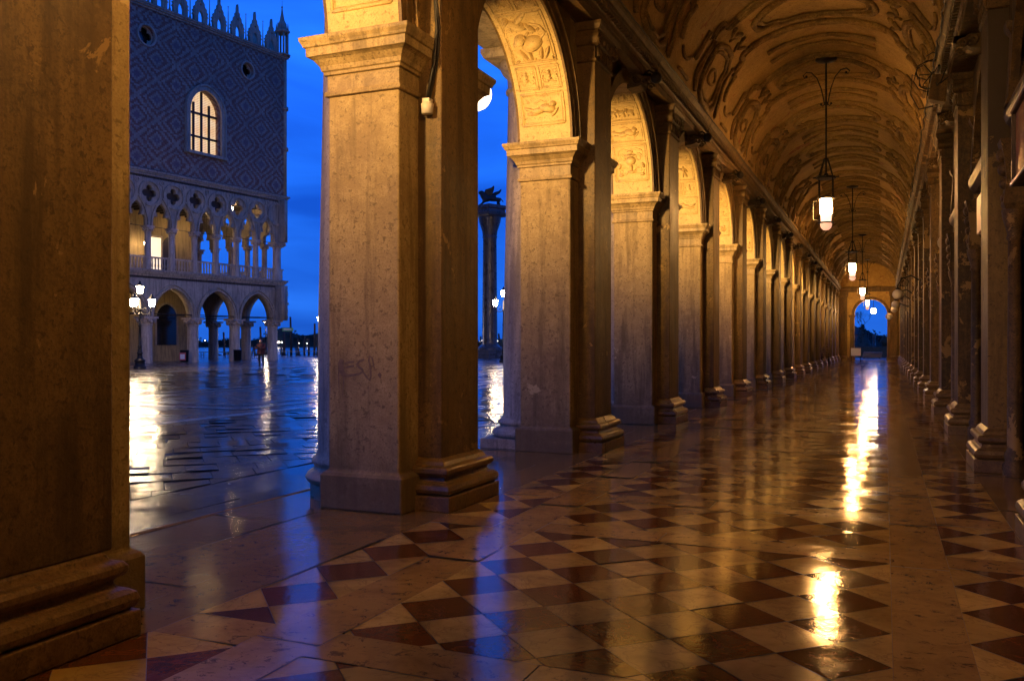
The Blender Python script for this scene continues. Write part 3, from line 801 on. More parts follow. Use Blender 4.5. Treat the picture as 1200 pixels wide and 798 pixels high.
def stucco():
    b = MB(); H = S / 2
    # big double oval over the crown
    for q, r in ((1, .045), (.86, .022)):
        bead(b, [(.36 * q * cos(2 * pi * i / 40), .62 * (q if q == 1 else .80) * sin(2 * pi * i / 40)) for i in range(40)], r, .8, True)
    for sy in (-1, 1):
        for off, r in ((0, .042), (.10, .030), (.19, .018)):
            e = .72 + off
            bead(b, [(w, sy * (e + .20 * (1 - (w / .42) ** 2))) for w in [-.42 + .84 * i / 16 for i in range(17)]], r)
            for sx in (-1, 1):
                bead(b, [(sx * .42, sy * e)] + curve((sx * .42, sy * e), (sx * .52, sy * (e - .02)), (sx * .50, sy * (e + .22)), 6) + curve((sx * .50, sy * (e + .22)), (sx * .50, sy * (e + .34)), (sx * (.60 + off * .2), sy * (e + .30)), 5), r * .9)
        # ribs between bays
        for off, r in ((0, .030), (.085, .022)):
            bead(b, [(w, sy * (H - .28 - off + .10 * cos(w * pi * 1.5))) for w in [-.34 + .68 * i / 12 for i in range(13)]], r)
    for sx in (-1, 1):
        # haunch frames, hexagon with bent sides
        for q, r in ((1, .042), (.80, .026)):
            pts = []
            for (w, y) in ((.62, -.66), (.56, -.30), (.56, .30), (.62, .66), (.90, .66), (.945, .30), (.945, -.30), (.90, -.66)):
                pts.append((sx * (.752 + (w - .752) * q), y * q))
            bead(b, pts, r, .8, True)
        for q, r in ((1, .024),): bead(b, [(sx * (.752 + .045 * cos(2 * pi * i / 16)), .26 * sin(2 * pi * i / 16)) for i in range(16)], r, .8, True)
        # scrolls beside the frames
        for sy in (-1, 1):
            for off, r in ((0, .036), (.07, .022)):
                bead(b, curve((sx * .60, sy * (.92 + off)), (sx * .66, sy * (.80 + off)), (sx * .74, sy * (.95 + off)), 6) + curve((sx * .74, sy * (.95 + off)), (sx * .82, sy * (1.12 + off)), (sx * .93, sy * (.95 + off)), 6)[1:], r)
                bead(b, curve((sx * .60, sy * (1.35 + off)), (sx * .70, sy * (1.20 + off)), (sx * .78, sy * (1.42 + off)), 6), r)
            bead(b, [(sx * .44, sy * .12), (sx * .50, sy * .34), (sx * .46, sy * .55)], .030); bead(b, [(sx * .48, sy * .10), (sx * .525, sy * .30)], .02)
        for off in (0, .12):
            bead(b, curve((sx * (.80 + off), H - .34), (sx * (.86 + off * .5), H), (sx * (.80 + off), H + .34), 6), .026)
    return b.mesh('stucco_bay', [M['mould_vault']])
sm_ = stucco()
for k in range(-3, KL):
    y = (yc(k) + yc(k + 1)) / 2
    if y - 2.3 < Y0 or y + 2.3 > Y1: continue
    put('stucco_moulding', sm_, vault, (0, y, 0))
# side wall right --------------------------------------------------------
b = MB(); b.box(XRW + .55, XRW + .9, Y0, Y1, -.2, ZS + 2.6)
for k in range(KF - 3, KL + 1):     # wall piers behind the pilasters and arched heads over the shop fronts
    b.box(XRW, XRW + .56, max(Y0, yn(k) + .12), yn(k) + 1.16, 0.001, ZE + .03)
b.build('shop_wall', M['grime'], lib)
def rp_mesh(): b = MB(); b.loft(XS, XRW + .03, .30, .98, [(.38, 0), (ZE - .46, 0)]); return b.mesh('side_pilaster_shaft', [M['grime']])
def rb_mesh(): b = MB(); b.loft(XS, XRW + .03, .30, .98, [(z * 1.1, o) for z, o in BASEP]); return b.mesh('side_pilaster_foot', [M['sidebase']])
rp, rb, rc = rp_mesh(), rb_mesh(), cap_mesh(XS, XRW + .03, .30, .98, -1, mat='grime')
pale = rp.copy(); pale.materials.clear(); pale.materials.append(M['peeling'])
for k in range(KF - 1, KL):
    p = put('wall_pilaster', pale if k == 3 else rp, lib, (0, yn(k), 0), .01)
    if k == 3: p['label'] = 'pale peeling pilaster between two shop fronts'
    put('pilaster_base', rb, p, bevel=.006); put('pilaster_capital', rc, p)
# shop fronts -------------------------------------------------------------
bayw = S - 1.04
def arch_head():
    b = MB(); n = 24; r = bayw / 2 - .02; zc = 3.45
    for i in range(n):
        a0, a1 = pi * i / n, pi * (i + 1) / n
        p0, p1 = (-r * cos(a0), zc + r * .98 * sin(a0)), (-r * cos(a1), zc + r * .98 * sin(a1))
        b.add([(XRW, p0[0], p0[1]), (XRW, p1[0], p1[1]), (XRW, p1[0], ZE + .02), (XRW, p0[0], ZE + .02)], [(0, 1, 2, 3)])
        b.add([(XRW, p0[0], p0[1]), (XRW + .5, p0[0], p0[1]), (XRW + .5, p1[0], p1[1]), (XRW, p1[0], p1[1])], [(0, 1, 2, 3)])
        q0, q1 = (-(r - .1) * cos(a0), zc + (r - .1) * .98 * sin(a0)), (-(r - .1) * cos(a1), zc + (r - .1) * .98 * sin(a1))
        b.add([(XRW - .03, *p0), (XRW - .03, *p1), (XRW - .03, *q1), (XRW - .03, *q0), (XRW + .05, *q0), (XRW + .05, *q1), (XRW, *p0), (XRW, *p1)], [(0, 1, 2, 3), (3, 2, 5, 4), (0, 1, 7, 6)])
    return b.mesh('shop_arch', [M['grime']])
ah = arch_head(); rk = keystone_mesh(XRW, -1, 'grime')
def hood_mesh():
    b = MB(); x = XRW + .10
    prof = [(x + .3, 3.30), (x - .02, 3.30), (x - .04, 3.36), (x - .10, 3.38), (x - .16, 3.44), (x - .18, 3.50), (x - .18, 3.56), (x + .3, 3.60)]
    b.extrude_y(prof, -bayw / 2 + .12, bayw / 2 - .12); b.box(x - .005, x + .3, -bayw / 2 + .05, bayw / 2 - .05, 2.62, 3.299)
    return b.mesh('hood_beam', [M['darkwood']])
def frontframe():
    b = MB(); x0, x1 = XRW + .18, XRW + .28; h = bayw / 2
    for yy in (-h, -.62, .50, h - .12): b.box(x0, x1, yy + .002, yy + .118, .0, 2.619)
    for za, zb in ((.002, .55), (2.10, 2.2), (2.52, 2.618)): b.box(x0 + .006, x1 - .006, -h, h, za, zb)
    for yy in (-h + .3, -h + .65, .8, 1.1): b.box(x0 - .012, x0 + .02, yy, yy + .25, .12, .45)
    return b.mesh('shop_frame', [M['darkwood']])
def frontglass():
    b = MB(); b.box(XRW + .22, XRW + .235, -bayw / 2 + .1, bayw / 2 - .1, .56, 2.55); b.box(XRW + .25, XRW + .262, -bayw / 2 + .1, bayw / 2 - .1, 3.6, 4.86); return b.mesh('shop_glass', [M['glass_dark']])
def doorm():
    b = MB(); b.box(XRW + .19, XRW + .245, -.50, .50, .05, 2.09); b.box(XRW + .178, XRW + .19, -.42, .42, .15, .85); b.box(XRW + .178, XRW + .19, -.42, -.34, .9, 2.0); b.box(XRW + .178, XRW + .19, .34, .42, .9, 2.0)
    return b.mesh('door_leaf', [M['darkwood']])
def handm(): b = MB(); b.tube([(XRW + .12, .36, .95), (XRW + .12, .36, 1.2)], .012, 8); b.tube([(XRW + .19, .36, .97), (XRW + .12, .36, .97)], .008); b.tube([(XRW + .19, .36, 1.18), (XRW + .12, .36, 1.18)], .008); return b.mesh('door_pull', [M['iron']])
def jambs(sy):
        b = MB()
        y = sy * (bayw / 2 - .09)
        b.lathe(XRW + .02, y, [(.0, .11), (.12, .11), (.14, .085), (.2, .10), (.26, .07), (1.3, .066), (2.3, .06), (2.32, .08), (2.36, .065), (2.45, .09), (2.52, .11), (2.6, .12)], 12)
        b.loft(XRW - .03, XRW + .12, y - .03 - .02, y + .03 + .02, [(2.6, .04), (2.66, .06), (2.9, .03), (3.1, .05), (3.28, .09)])
        for q in range(4): b.sphere((XRW - .06, y, 2.72 + q * .14), .05 + .012 * q, 8, 0, (1, .9, 1))
        b.loft(XRW - .02, XRW + .1, y - .07, y + .07, [(3.62, .05), (3.7, .03), (4.3, .0), (4.36, .04), (4.42, .05)])
        return b.mesh('shop_jamb', [M['grime']])
jm = [jambs(-1), jambs(1)]
hm, fm, gm, dm, hdm = hood_mesh(), frontframe(), frontglass(), doorm(), handm()
for k in range(KF - 1, KL):
    y = (yc(k) + yc(k + 1)) / 2
    f = put('shop_front', fm, lib, (0, y, 0)); put('window', gm, f); put('door', dm, f); put('hood', hm, f); [put('jamb', q_, f) for q_ in jm]
    put('shop_arch', ah, lib, (0, y, 0)); put('shop_keystone', rk, lib, (0, y, 0))
# end wall with archway and lunette ------------------------------------------
def endw(a, z, t): return (a, YEND + t, z)
xc, rr = -.98, 1.14
arc = [(xc + rr * cos(pi * i / 24), 3.42 + rr * sin(pi * i / 24)) for i in range(25)]
outl = [(XO, 0.002), (xc - rr, 0.002)] + arc[::-1] + [(xc + rr, 0.002), (XRW + .6, 0.002), (XRW + .6, 8.2), (XO, 8.2)]
ew = flat_shape([outl], .55, endw, 'end_wall', M['vault'], lib)
b = MB()
for sx in (-1, 1):
    x0 = xc + sx * (rr + .02); x1 = x0 + sx * .30
    b.loft(min(x0, x1), max(x0, x1), YEND - .10, YEND, [(0, .08), (.12, .08), (.2, .06), (.3, .04), (.34, 0), (3.2, 0), (3.22, .05), (3.3, .07), (3.4, .09), (3.42, .09)])
for x0, x1 in ((-3.19, -2.62), (.36, .87)):
    b.loft(x0, x1, YEND - .16, YEND, [(0, .10), (.14, .10), (.25, .07), (.36, 0), (4.75, 0), (4.8, .05), (5.05, .08), (5.12, .08)])
n = 24
for i in range(n):
    vs = []
    for a in (pi * i / n, pi * (i + 1) / n):
        for r in (rr + .01, rr + .2):
            for yy in (YEND - .07, YEND): vs.append((xc + r * cos(a), yy, 3.42 + r * sin(a)))
    b.add(vs, [(0, 2, 6, 4), (0, 4, 5, 1), (2, 3, 7, 6)])
b.box(XP, XR, YEND - .22, YEND, 5.14, 5.50)
b.build('end_arch_frame', M['cornice'], ew)

# ================================================================== LAMPS
def point(name, loc, energy, col, r, parent=None):
    l = bpy.data.lights.new(name, 'POINT'); l.energy = energy; l.color = col; l.shadow_soft_size = r
    o = bpy.data.objects.new(name, l); COL.objects.link(o); o.location = loc
    if parent: o.parent = parent
    return o
def lantern(loc, label, ztop=7.28, zl=4.03):
    e = empty('hanging_lantern', loc, label, 'lantern', 'lanterns hanging down the middle of the vault')
    e.location = (loc[0], loc[1], zl)
    T = ztop - zl
    b = MB(); b.lathe(0, 0, [(T - .09, .02), (T - .08, .10), (T - .05, .20), (T - .03, .22), (T, .21)], 20); b.build('ceiling_rose', M['iron'], e)
    b = MB(); b.tube([(0, 0, .78), (0, 0, T - .07)], .019, 8); b.sphere((0, 0, T - .95), .045, 10); b.sphere((0, 0, 1.12), .05, 10); b.build('rod', M['iron'], e)
    b = MB()
    for sx in (-1, 1):
        for rot in (0,):
            pts = [(sx * .03, 0, T - .98), (sx * .06, 0, T - .8), (sx * .10, 0, T - .62), (sx * .18, 0, T - .40), (sx * .29, 0, T - .27), (sx * .40, 0, T - .25), (sx * .46, 0, T - .31), (sx * .43, 0, T - .37), (sx * .385, 0, T - .34)]
            b.tube(pts, .013, 6); b.sphere((sx * .395, 0, T - .34), .028, 8)
            b.tube([(sx * .02, 0, T - .95), (sx * .07, 0, T - 1.0), (sx * .10, 0, T - .96)], .011, 6); b.sphere((sx * .10, 0, T - .955), .024, 8)
    b.build('scroll_bracket', M['iron'], e)
    b = MB(); b.lathe(0, 0, [(.72, .19), (.735, .20), (.755, .20), (.765, .19)], 20); b.box(-.26, .26, -.015, .015, .74, .765); b.box(-.015, .015, -.26, .26, .742, .763)
    b.sphere((0, 0, .80), .05, 8); b.build('crossbar_ring', M['iron'], e)
    for i in range(4):
        b = MB(); a = pi / 4 + i * pi / 2; xa, ya = cos(a), sin(a)
        for j in range(11):
            t = j / 10; r = .055 + .135 * t; z = 1.12 - .36 * t
            b.sphere((xa * r, ya * r, z), .017, 6, 0, (1, 1, 1.3))
        for j in range(12):
            t = j / 11; b.sphere((xa * .19, ya * .19, .74 - .40 * t), .015, 6, 0, (1, 1, 1.4))
        b.build('chain', M['iron'], e)
    b = MB(); b.lathe(0, 0, [(.30, .10), (.30, .175), (.325, .18), (.34, .165), (.345, .10)], 20)
    for i in range(4):
        a = pi / 4 + i * pi / 2
        b.tube([(cos(a) * .17, sin(a) * .17, .31), (cos(a) * .18, sin(a) * .18, .1), (cos(a) * .165, sin(a) * .165, -.2)], .008, 5)
    b.lathe(0, 0, [(-.215, .10), (-.215, .16), (-.19, .165), (-.185, .14), (-.19, .10)], 20)
    b.build('cage', M['ironlit'], e)
    b = MB(); b.tube([(-.14, 0, .27), (-.26, 0, .25), (-.26, 0, -.12), (-.14, 0, -.16)], .010, 6); b.build('side_handle', M['ironlit'], e)
    b = MB(); b.lathe(0, 0, [(-.02, .09), (-.02, .111), (.0, .112), (.29, .12), (.295, .09)], 20); b.build('glass_shade', M['lantern'], e)
    b = MB(); b.lathe(0, 0, [(-.18, .09), (-.18, .105), (-.022, .110), (-.022, .09)], 20); b.build('lower_glass', M['lantern_mid'], e)
    b = MB(); b.lathe(0, 0, [(-.36, .01), (-.35, .06), (-.31, .10), (-.26, .115), (-.216, .115)], 20); b.build('glass_bowl', M['lantern_low'], e)
    return e
LY = [19.61, 35.9, 52.2, 67.4]
LBL = ['lit hanging lantern nearest the camera, largest under the vault', 'second lit lantern down the vault, smaller than the nearest one', 'third lit lantern down the vault, just above the end archway', 'small lit lantern furthest along the vault, against the end archway']
base = lantern((-1.14, LY[0], 0), LBL[0])
for i in (1, 2, 3): copy_thing(base, (-1.14, LY[i], 4.03), 0, LBL[i])
copy_thing(base, (-1.14, 3.4, 4.03), 0, 'lit hanging lantern directly above the foreground floor, beyond the top of the photo')
# lamp hung in the end archway
e = empty('archway_lamp', (-.80, YEND + .9, 3.72), 'round lit lamp hanging inside the far end archway', 'lamp')
b = MB(); b.sphere((0, 0, 0), .20, 14); b.build('globe', M['street'], e)
b = MB(); b.tube([(0, 0, .19), (0, 0, 1.2)], .02, 6); b.build('stem', M['iron'], e)
b = MB(); b.lathe(0, 0, [(.17, .12), (.21, .13), (.26, .03)], 12); b.build('cap', M['iron'], e)

# flood lamps under the arches (one in each opening, behind each pier)
ordn = ['zeroth', 'nearest', 'second', 'third', 'fourth', 'fifth', 'sixth', 'seventh', 'eighth', 'ninth', 'tenth', 'eleventh', 'twelfth', 'thirteenth', 'fourteenth', 'fifteenth', 'sixteenth', 'seventeenth', 'eighteenth']
def pier_lamp():
    e = empty('globe_lamp', (-3.72, yn(2) + 1.28, 3.62), '', 'lamp', 'globe lamps behind the arcade piers')
    b = MB(); b.sphere((0, .74, .13), .16, 16); b.build('globe', M['globe_lit'], e)
    b = MB(); b.tube([(0, .02, .36), (0, .5, .42), (0, .74, .38)], .018, 6); b.tube([(0, .74, .38), (0, .74, .28)], .03, 8); b.build('arm', M['iron'], e)
    b = MB(); b.lathe(0, .74, [(.30, .03), (.29, .10), (.26, .11)], 14); b.build('cap', M['iron'], e)
    b = MB(); b.box(-.06, .06, .0, .03, .26, .46); b.build('wall_plate', M['iron'], e)
    l = bpy.data.lights.new('flood', 'SPOT'); l.energy = P_PIER; l.color = AMBER; l.shadow_soft_size = .07; l.spot_size = radians(136); l.spot_blend = 1.0
    o = bpy.data.objects.new('flood', l); COL.objects.link(o); o.parent = e; o.location = (-.10, .96, .10)
    d = Vector((-.05, 2.4, .0)); o.rotation_euler = d.to_track_quat('-Z', 'Y').to_euler()
    return e
pl0 = None
for k in range(KF, KL):
    lab = 'white lit globe lamp behind the %s full-height pier' % ordn[k] if k > 1 else ('white lit globe lamp behind the dark foreground pier' if k == 1 else 'white lit globe lamp behind the camera')
    if k == 2: lab = 'white lit globe lamp peeping out under the impost of the nearest bright pier'
    if pl0 is None: pl0 = pier_lamp(); pl0.location.y = yn(k) + 1.28; pl0['label'] = lab
    else: copy_thing(pl0, (-3.72, yn(k) + 1.28, 3.62), 0, lab)

# round black loudspeakers and cables along the cornice
def speaker():
    e = empty('round_loudspeaker', (0, 0, 0), '', 'loudspeaker', 'black loudspeakers below the left cornice')
    b = MB(); b.sphere((0, 0, 0), .085, 12); b.build('housing', M['cable'], e)
    b = MB(); b.tube([(-.02, 0, .05), (-.10, 0, .12), (-.16, 0, .10)], .014, 6); b.build('bracket', M['iron'], e)
    b = MB(); b.tube([(0, 0, .08), (.03, .03, .20), (.12, .12, .42), (.135, .16, .60)], .006, 5); b.build('wire', M['cable'], e)
    return e
sp0 = None
for i, k in enumerate(range(2, 13)):
    y = (yc(k) + yc(k + 1)) / 2
    lab = 'round black loudspeaker on the %s keystone scroll counting from the camera' % ordn[i + 1]
    if sp0 is None: sp0 = speaker(); sp0.location = (-3.02, y, 5.10); sp0['label'] = lab
    else: copy_thing(sp0, (-3.02, y, 5.10), 0, lab)
b = MB(); pts = []
y = -6.
while y < 60: pts.append((XP + .20, y, ZS - .02 + random.uniform(-.012, .012))); y += .35
b.tube(pts, .010, 5); tag(b.build('long_cable', M['cable']), 'thin black cable running along the edge of the left cornice', 'cable')
CB = [(-3.235, 6.05, 5.3), (-3.22, 6.05, 4.9), (-3.225, 6.03, 4.45), (-3.22, 6.05, 4.05), (-3.22, 6.09, 3.75), (-3.25, 6.10, 3.5), (-3.30, 6.08, 3.2)]
b = MB(); b.tube(CB, .014, 6); b.tube([(x + .012, y + .03 * sin(z * 4), z) for x, y, z in CB], .010, 6)
tag(b.build('hanging_cable', M['cable']), 'black cable hanging down the side of the nearest bright pier', 'cable')
b = MB(); b.lathe(0, 0, [(-.05, .02), (-.045, .045), (.03, .05), (.05, .03)], 12); b.box(-.03, .03, -.03, .03, .04, .07)
tag(b.build('junction_box', M['white'], None, (-3.30, 6.08, 3.14)), 'small pale round junction box at the end of the hanging cable', 'junction box')

# graffiti on the nearest bright pier (strokes of brown marker)
g = empty('graffiti', (-3.76, yn(2) - .002, 1.05), 'faded brown graffiti scrawl on the nearest bright pier', 'graffiti')
def gx(px, py): # crop coordinates of the scrawl -> local metres
    return (-3.96 + 3.76 + (px - 230) / 8.86 * .00785, (1.19 - (py - 160) / 8.86 * .00645) - 1.05)
def stroke(name, pts, w):
    b = MB(); P = [gx(*p) for p in pts]; vs = []
    for i, p in enumerate(P):
        a = P[max(0, i - 1)]; c = P[min(len(P) - 1, i + 1)]; dx, dz = c[0] - a[0], c[1] - a[1]; l = sqrt(dx * dx + dz * dz) or 1
        ww = w[i] if isinstance(w, list) else w
        vs += [(p[0] - dz / l * ww, 0, p[1] + dx / l * ww), (p[0] + dz / l * ww, 0, p[1] - dx / l * ww)]
    vs += [(x, -.0012, z) for x, _, z in vs]; n = len(P) * 2
    for i in range(len(P) - 1): b.add([vs[n + 2 * i], vs[n + 2 * i + 1], vs[n + 2 * i + 3], vs[n + 2 * i + 2]], [(0, 1, 2, 3)])
    b.build(name, M['graffiti'], g)
stroke('letter_e', [(275, 185), (262, 230), (268, 300), (290, 345), (330, 360), (390, 352), (450, 340), (490, 315)], [.018, .028, .026, .022, .012, .009, .009, .007])
stroke('letter_e_bar', [(300, 235), (345, 215), (400, 210)], .008); stroke('letter_e_bar', [(305, 275), (350, 262), (400, 255)], .008)
stroke('letter_s', [(505, 185), (455, 205), (430, 235), (450, 265), (485, 290), (490, 315)], .010)
stroke('letter_u', [(490, 315), (530, 370), (562, 405), (572, 350), (565, 250), (550, 190), (560, 150), (585, 165), (597, 220), (600, 265)], [.007, .008, .010, .009, .008, .007, .009, .008, .007, .005])
stroke('full_stop', [(650, 330), (665, 350), (668, 385)], [.014, .016, .003])
stroke('paint_drip', [(240, 240), (238, 380), (245, 530)], [.006, .006, .002]); stroke('paint_drip', [(292, 350), (290, 460), (280, 600)], [.008, .006, .001]); stroke('paint_drip', [(315, 350), (312, 400)], [.006, .003])

# signs on the right -------------------------------------------------------
e = empty('number_sign', (1.03, 11.46, 2.60), 'pink-white shop sign board with the dark figure 10 beyond the peeling pilaster', 'sign')
b = MB(); b.box(0, .05, -.55, .62, .02, .46); b.build('board', M['pink'], e, bevel=.006)
b = MB(); b.box(-.004, 0, -.30, -.235, .14, .34); b.build('digit_one', M['ink'], e)
b = MB(); n = 20
for i in range(n):
    a0, a1 = 2 * pi * i / n, 2 * pi * (i + 1) / n
    b.add([(-.004, -.02 + cos(a) * ra, .24 + sin(a) * rb) for a in (a0, a1) for ra, rb in ((.13, .10), (.075, .055))], [(0, 1, 3, 2)])
b.build('digit_zero', M['ink'], e)
b = MB(); b.box(.05, .13, -.4, -.36, .2, .24); b.box(.05, .13, .36, .40, .2, .24); b.build('bracket', M['iron'], e)
e = empty('wooden_sign_box', (1.0, 8.0, 2.64), 'red-brown framed sign box hanging over the shop at the right edge', 'sign box')
b = MB(); b.box(.03, .12, -.60, .60, .04, .62); b.build('panel', M['redwood'], e)
b = MB(); b.box(0, .13, -.64, .64, 0, .04); b.box(0, .13, -.64, .64, .62, .66); b.box(0.001, .129, -.64, -.60, .04, .62); b.box(0.001, .129, .60, .64, .04, .62); b.build('frame', M['darkwood'], e)
b = MB(); b.box(-.012, 0, -.62, .62, .005, .03); b.box(-.012, 0, -.62, .62, .63, .655); b.build('trim', M['white'], e)
# floodlight box and tangle of cable on the right cornice
e = empty('floodlight_box', (.72, 14.6, 5.10), 'dark floodlight box with tangled cables fixed to the right cornice', 'floodlight')
b = MB(); b.prism([(-.14, -.17), (.12, -.24), (.16, .16), (-.08, .20)], .22, lambda a, z, t: (a * .9, -.14 + t, z)); b.build('housing', M['cornice'], e, bevel=.01)
b = MB(); b.prism([(-.155, -.14), (-.148, -.15), (-.09, .17), (-.10, .18)], .16, lambda a, z, t: (a * .9 - .01, -.11 + t, z)); b.build('lens', M['glass_dark'], e)
b = MB()
for q in range(6):
    pts = []; x, y, z = -.05, random.uniform(-.1, .1), .24
    for i in range(9):
        pts.append((x, y, z)); a = i / 8 * pi * 1.2 + q; x = -.08 + .26 * cos(a) * (.6 + .4 * random.random()); y += random.uniform(-.10, .10); z = .22 + .22 * sin(a)
    b.tube(pts, .009, 5)
b.tube([(-.15, 0, .15), (-.34, .0, .25), (-.36, 0, -.05), (-.25, 0, -.28), (-.05, 0, -.25)], .009, 5)
b.build('cable_tangle', M['cable'], e)
b = MB(); b.box(.16, .30, -.03, .03, -.02, .02); b.box(.0, .03, -.18, .18, .28, .31); b.build('bracket', M['iron'], e)
b = MB(); pts = []
y = -6.
while y < 60: pts.append((XR - .20 + random.uniform(-.02, .02), y, ZS - .01 + random.uniform(-.03, .04))); y += .22
b.tube(pts, .013, 5); tag(b.build('cable_bundle', M['cable']), 'tangled cable bundle draped along the top of the right cornice', 'cable')
# cafe wall globes
def at(px, d, z=None, py=None):
    u = (px - 600) * d / 1030; x = u * cos(TH) - d * sin(TH); y = u * sin(TH) + d * cos(TH)
    return (x, y, (1.3 + (402 - py) * d / 1030) if py is not None else z)
GL = [(1052, 25, 345, .145, 'nearest and largest white glass globe on an iron bracket on the right wall'),
      (1049.5, 31, 357, .14, 'middle white glass globe partly behind the nearest one'),
      (1048, 33.5, 362.5, .13, 'white glass globe just below the middle one'),
      (1042, 35, 371, .14, 'lowest white glass globe beside the end archway')]
for px, d, py, r, lab in GL:
    p = at(px, d, py=py)
    e = empty('cafe_globe_lamp', p, lab, 'lamp', 'white globes along the right wall')
    b = MB(); b.sphere((0, 0, 0), r, 16); b.build('globe', M['marble_w'], e)
    b = MB(); b.tube([(0, 0, r - .01), (0, 0, r + .10), (.10, 0, r + .30), (.35, 0, r + .38), (XR - p[0], 0, r + .25)], .022, 6)
    b.tube([(.05, 0, r + .12), (.22, 0, r + .06), (.30, 0, r + .22), (.18, 0, r + .30), (.12, 0, r + .2)], .014, 6)
    b.lathe(0, 0, [(r - .02, .05), (r + .02, .06), (r + .05, .03)], 10); b.build('iron_bracket', M['iron'], e)
# stack of chairs, rail, notice board --------------------------------------
def chair(zo, lab, p):
    e = empty('cafe_chair', (p[0], p[1], zo), lab, 'chair', 'stacked cafe chairs')
    b = MB(); b.lathe(0, 0, [(.43, .19), (.45, .21), (.465, .20)], 12); b.build('seat', M['wicker'], e)
    b = MB(); b.tube([(-.19, .17, .45), (-.20, .21, .68), (-.12, .23, .86), (.12, .23, .86), (.20, .21, .68), (.19, .17, .45)], .014, 5); b.tube([(-.2, .22, .68), (0, .24, .70), (.2, .22, .68)], .03, 5); b.build('backrest', M['wicker'], e)
    for sx, sy in ((-1, -1), (1, -1), (-1, 1), (1, 1)):
        b = MB(); b.tube([(sx * .16, sy * .16, .44), (sx * .20, sy * .20, .0)], .013, 5); b.build('leg', M['iron'], e)
cp = (-3.0, 50.9)
chair(.0, 'lowest chair of the stack beside the far left piers', cp); chair(.16, 'middle chair of the stack beside the far left piers', (cp[0], cp[1] + .02)); chair(.32, 'topmost chair of the stack beside the far left piers', (cp[0], cp[1] + .04))
e = empty('handrail', (-3.95, 36.3, 0), 'black curved handrail standing between two left piers', 'rail')
b = MB(); b.tube([(0, 0, 0), (0, 0, .62), (-.03, 0, .72), (-.12, 0, .76), (-.30, 0, .70)], .035, 8); b.build('post', M['iron'], e)
e = empty('notice_board', at(1003, 61, 0), 'small pale notice board on two legs at the left of the end archway', 'notice board')
b = MB(); b.box(-.32, .32, -.02, .02, .42, .95); b.build('panel', M['white'], e)
for sx in (-1, 1): b = MB(); b.box(sx * .30 - .025, sx * .30 + .025, -.025, .025, 0, .42); b.build('leg', M['iron'], e)

# ================================================================== BEYOND THE END ARCH
def box_thing(name, p, dims, mat, label, cat, z0=0):
    pass
p = at(1020.5, 70, 0)
e = empty('walkway_stack', (p[0], p[1] + 6, 0), 'low stack of grey walkway boards on the ground outside the end archway', 'walkway boards')
b = MB()
for i in range(4): b.box(-.75 + i * .03, .75 + i * .03, -1.1, 1.1, .06 + i * .12, .15 + i * .12)
b.build('boards', M['wood'], e)
for sx in (-.6, .6): b = MB(); b.box(sx - .04, sx + .04, -1.0, 1.0, 0, .059); b.build('bearer', M['iron'], e)
def leaf_mass(b, c, r, n, s, flat=1.):
    for _ in range(n):
        while True:
            q = [random.uniform(-1, 1) for _ in range(3)]
            l = sqrt(sum(t * t for t in q))
            if .35 < l < 1: break
        px_, py_, pz_ = c[0] + q[0] * r[0], c[1] + q[1] * r[1], c[2] + q[2] * r[2]
        a, t = random.uniform(0, 2 * pi), random.uniform(-1, 1); ss = s * random.uniform(.6, 1.4)
        u = Vector((cos(a), sin(a), t)).normalized() * ss; w = u.cross(Vector((random.random(), random.random(), 1))).normalized() * ss * .6
        P = Vector((px_, py_, pz_)); b.add([P - u, P + w, P + u, P - w], [(0, 1, 2, 3)])
gy = 96.
def gx_(px, d): return at(px, d, 0)
e = empty('clipped_hedge', (-3.5, 88, 0), 'low dark hedge across the garden beyond the end archway', 'hedge')
b = MB(); b.box(-6, 6, -.3, .3, 0, .95); 
for i in range(60): leaf_mass(b, (-6 + i * .2, 0, .7), (.25, .42, .42), 22, .06)
b.build('foliage', M['leaf'], e)
p = at(1011, 100, 0); e = empty('conical_shrub', p, 'dark cone-shaped shrub in the garden left of centre through the archway', 'shrub')
b = MB(); b.lathe(0, 0, [(0.3, 1.3), (1.4, .8), (2.6, .3), (3.4, .02)], 10)
for i in range(9): leaf_mass(b, (0, 0, .5 + i * .33), (1.35 - i * .14, 1.35 - i * .14, .3), 60, .12)
b.build('foliage', M['leaf'], e); b = MB(); b.tube([(0, 0, 0), (0, 0, .5)], .1, 6); b.build('trunk', M['bark'], e)
p = at(1024.5, 104, 0); e = empty('garden_obelisk', p, 'slim dark pillar rising in the middle of the end archway view', 'pillar')
b = MB(); b.lathe(0, 0, [(0, .25), (.3, .25), (.35, .20), (1.8, .17), (2.0, .2), (2.4, .12)], 10); b.build('shaft', M['granite'], e)
p = at(1037.5, 82, 0); e = empty('potted_tree', p, 'bushy shrub in a clay pot at the right side of the end archway view', 'potted plant')
b = MB(); b.lathe(0, 0, [(.0, .28), (.7, .42), (.72, .46), (.8, .46), (.8, .40)], 14); b.build('pot', M['terracotta'], e)
b = MB(); b.tube([(0, 0, .7), (0, 0, 1.2)], .04, 6); b.build('trunk', M['bark'], e)
b = MB(); b.sphere((0, 0, 1.45), .45, 10); leaf_mass(b, (0, 0, 1.5), (.62, .62, .62), 500, .07); b.build('foliage', M['leaf'], e)
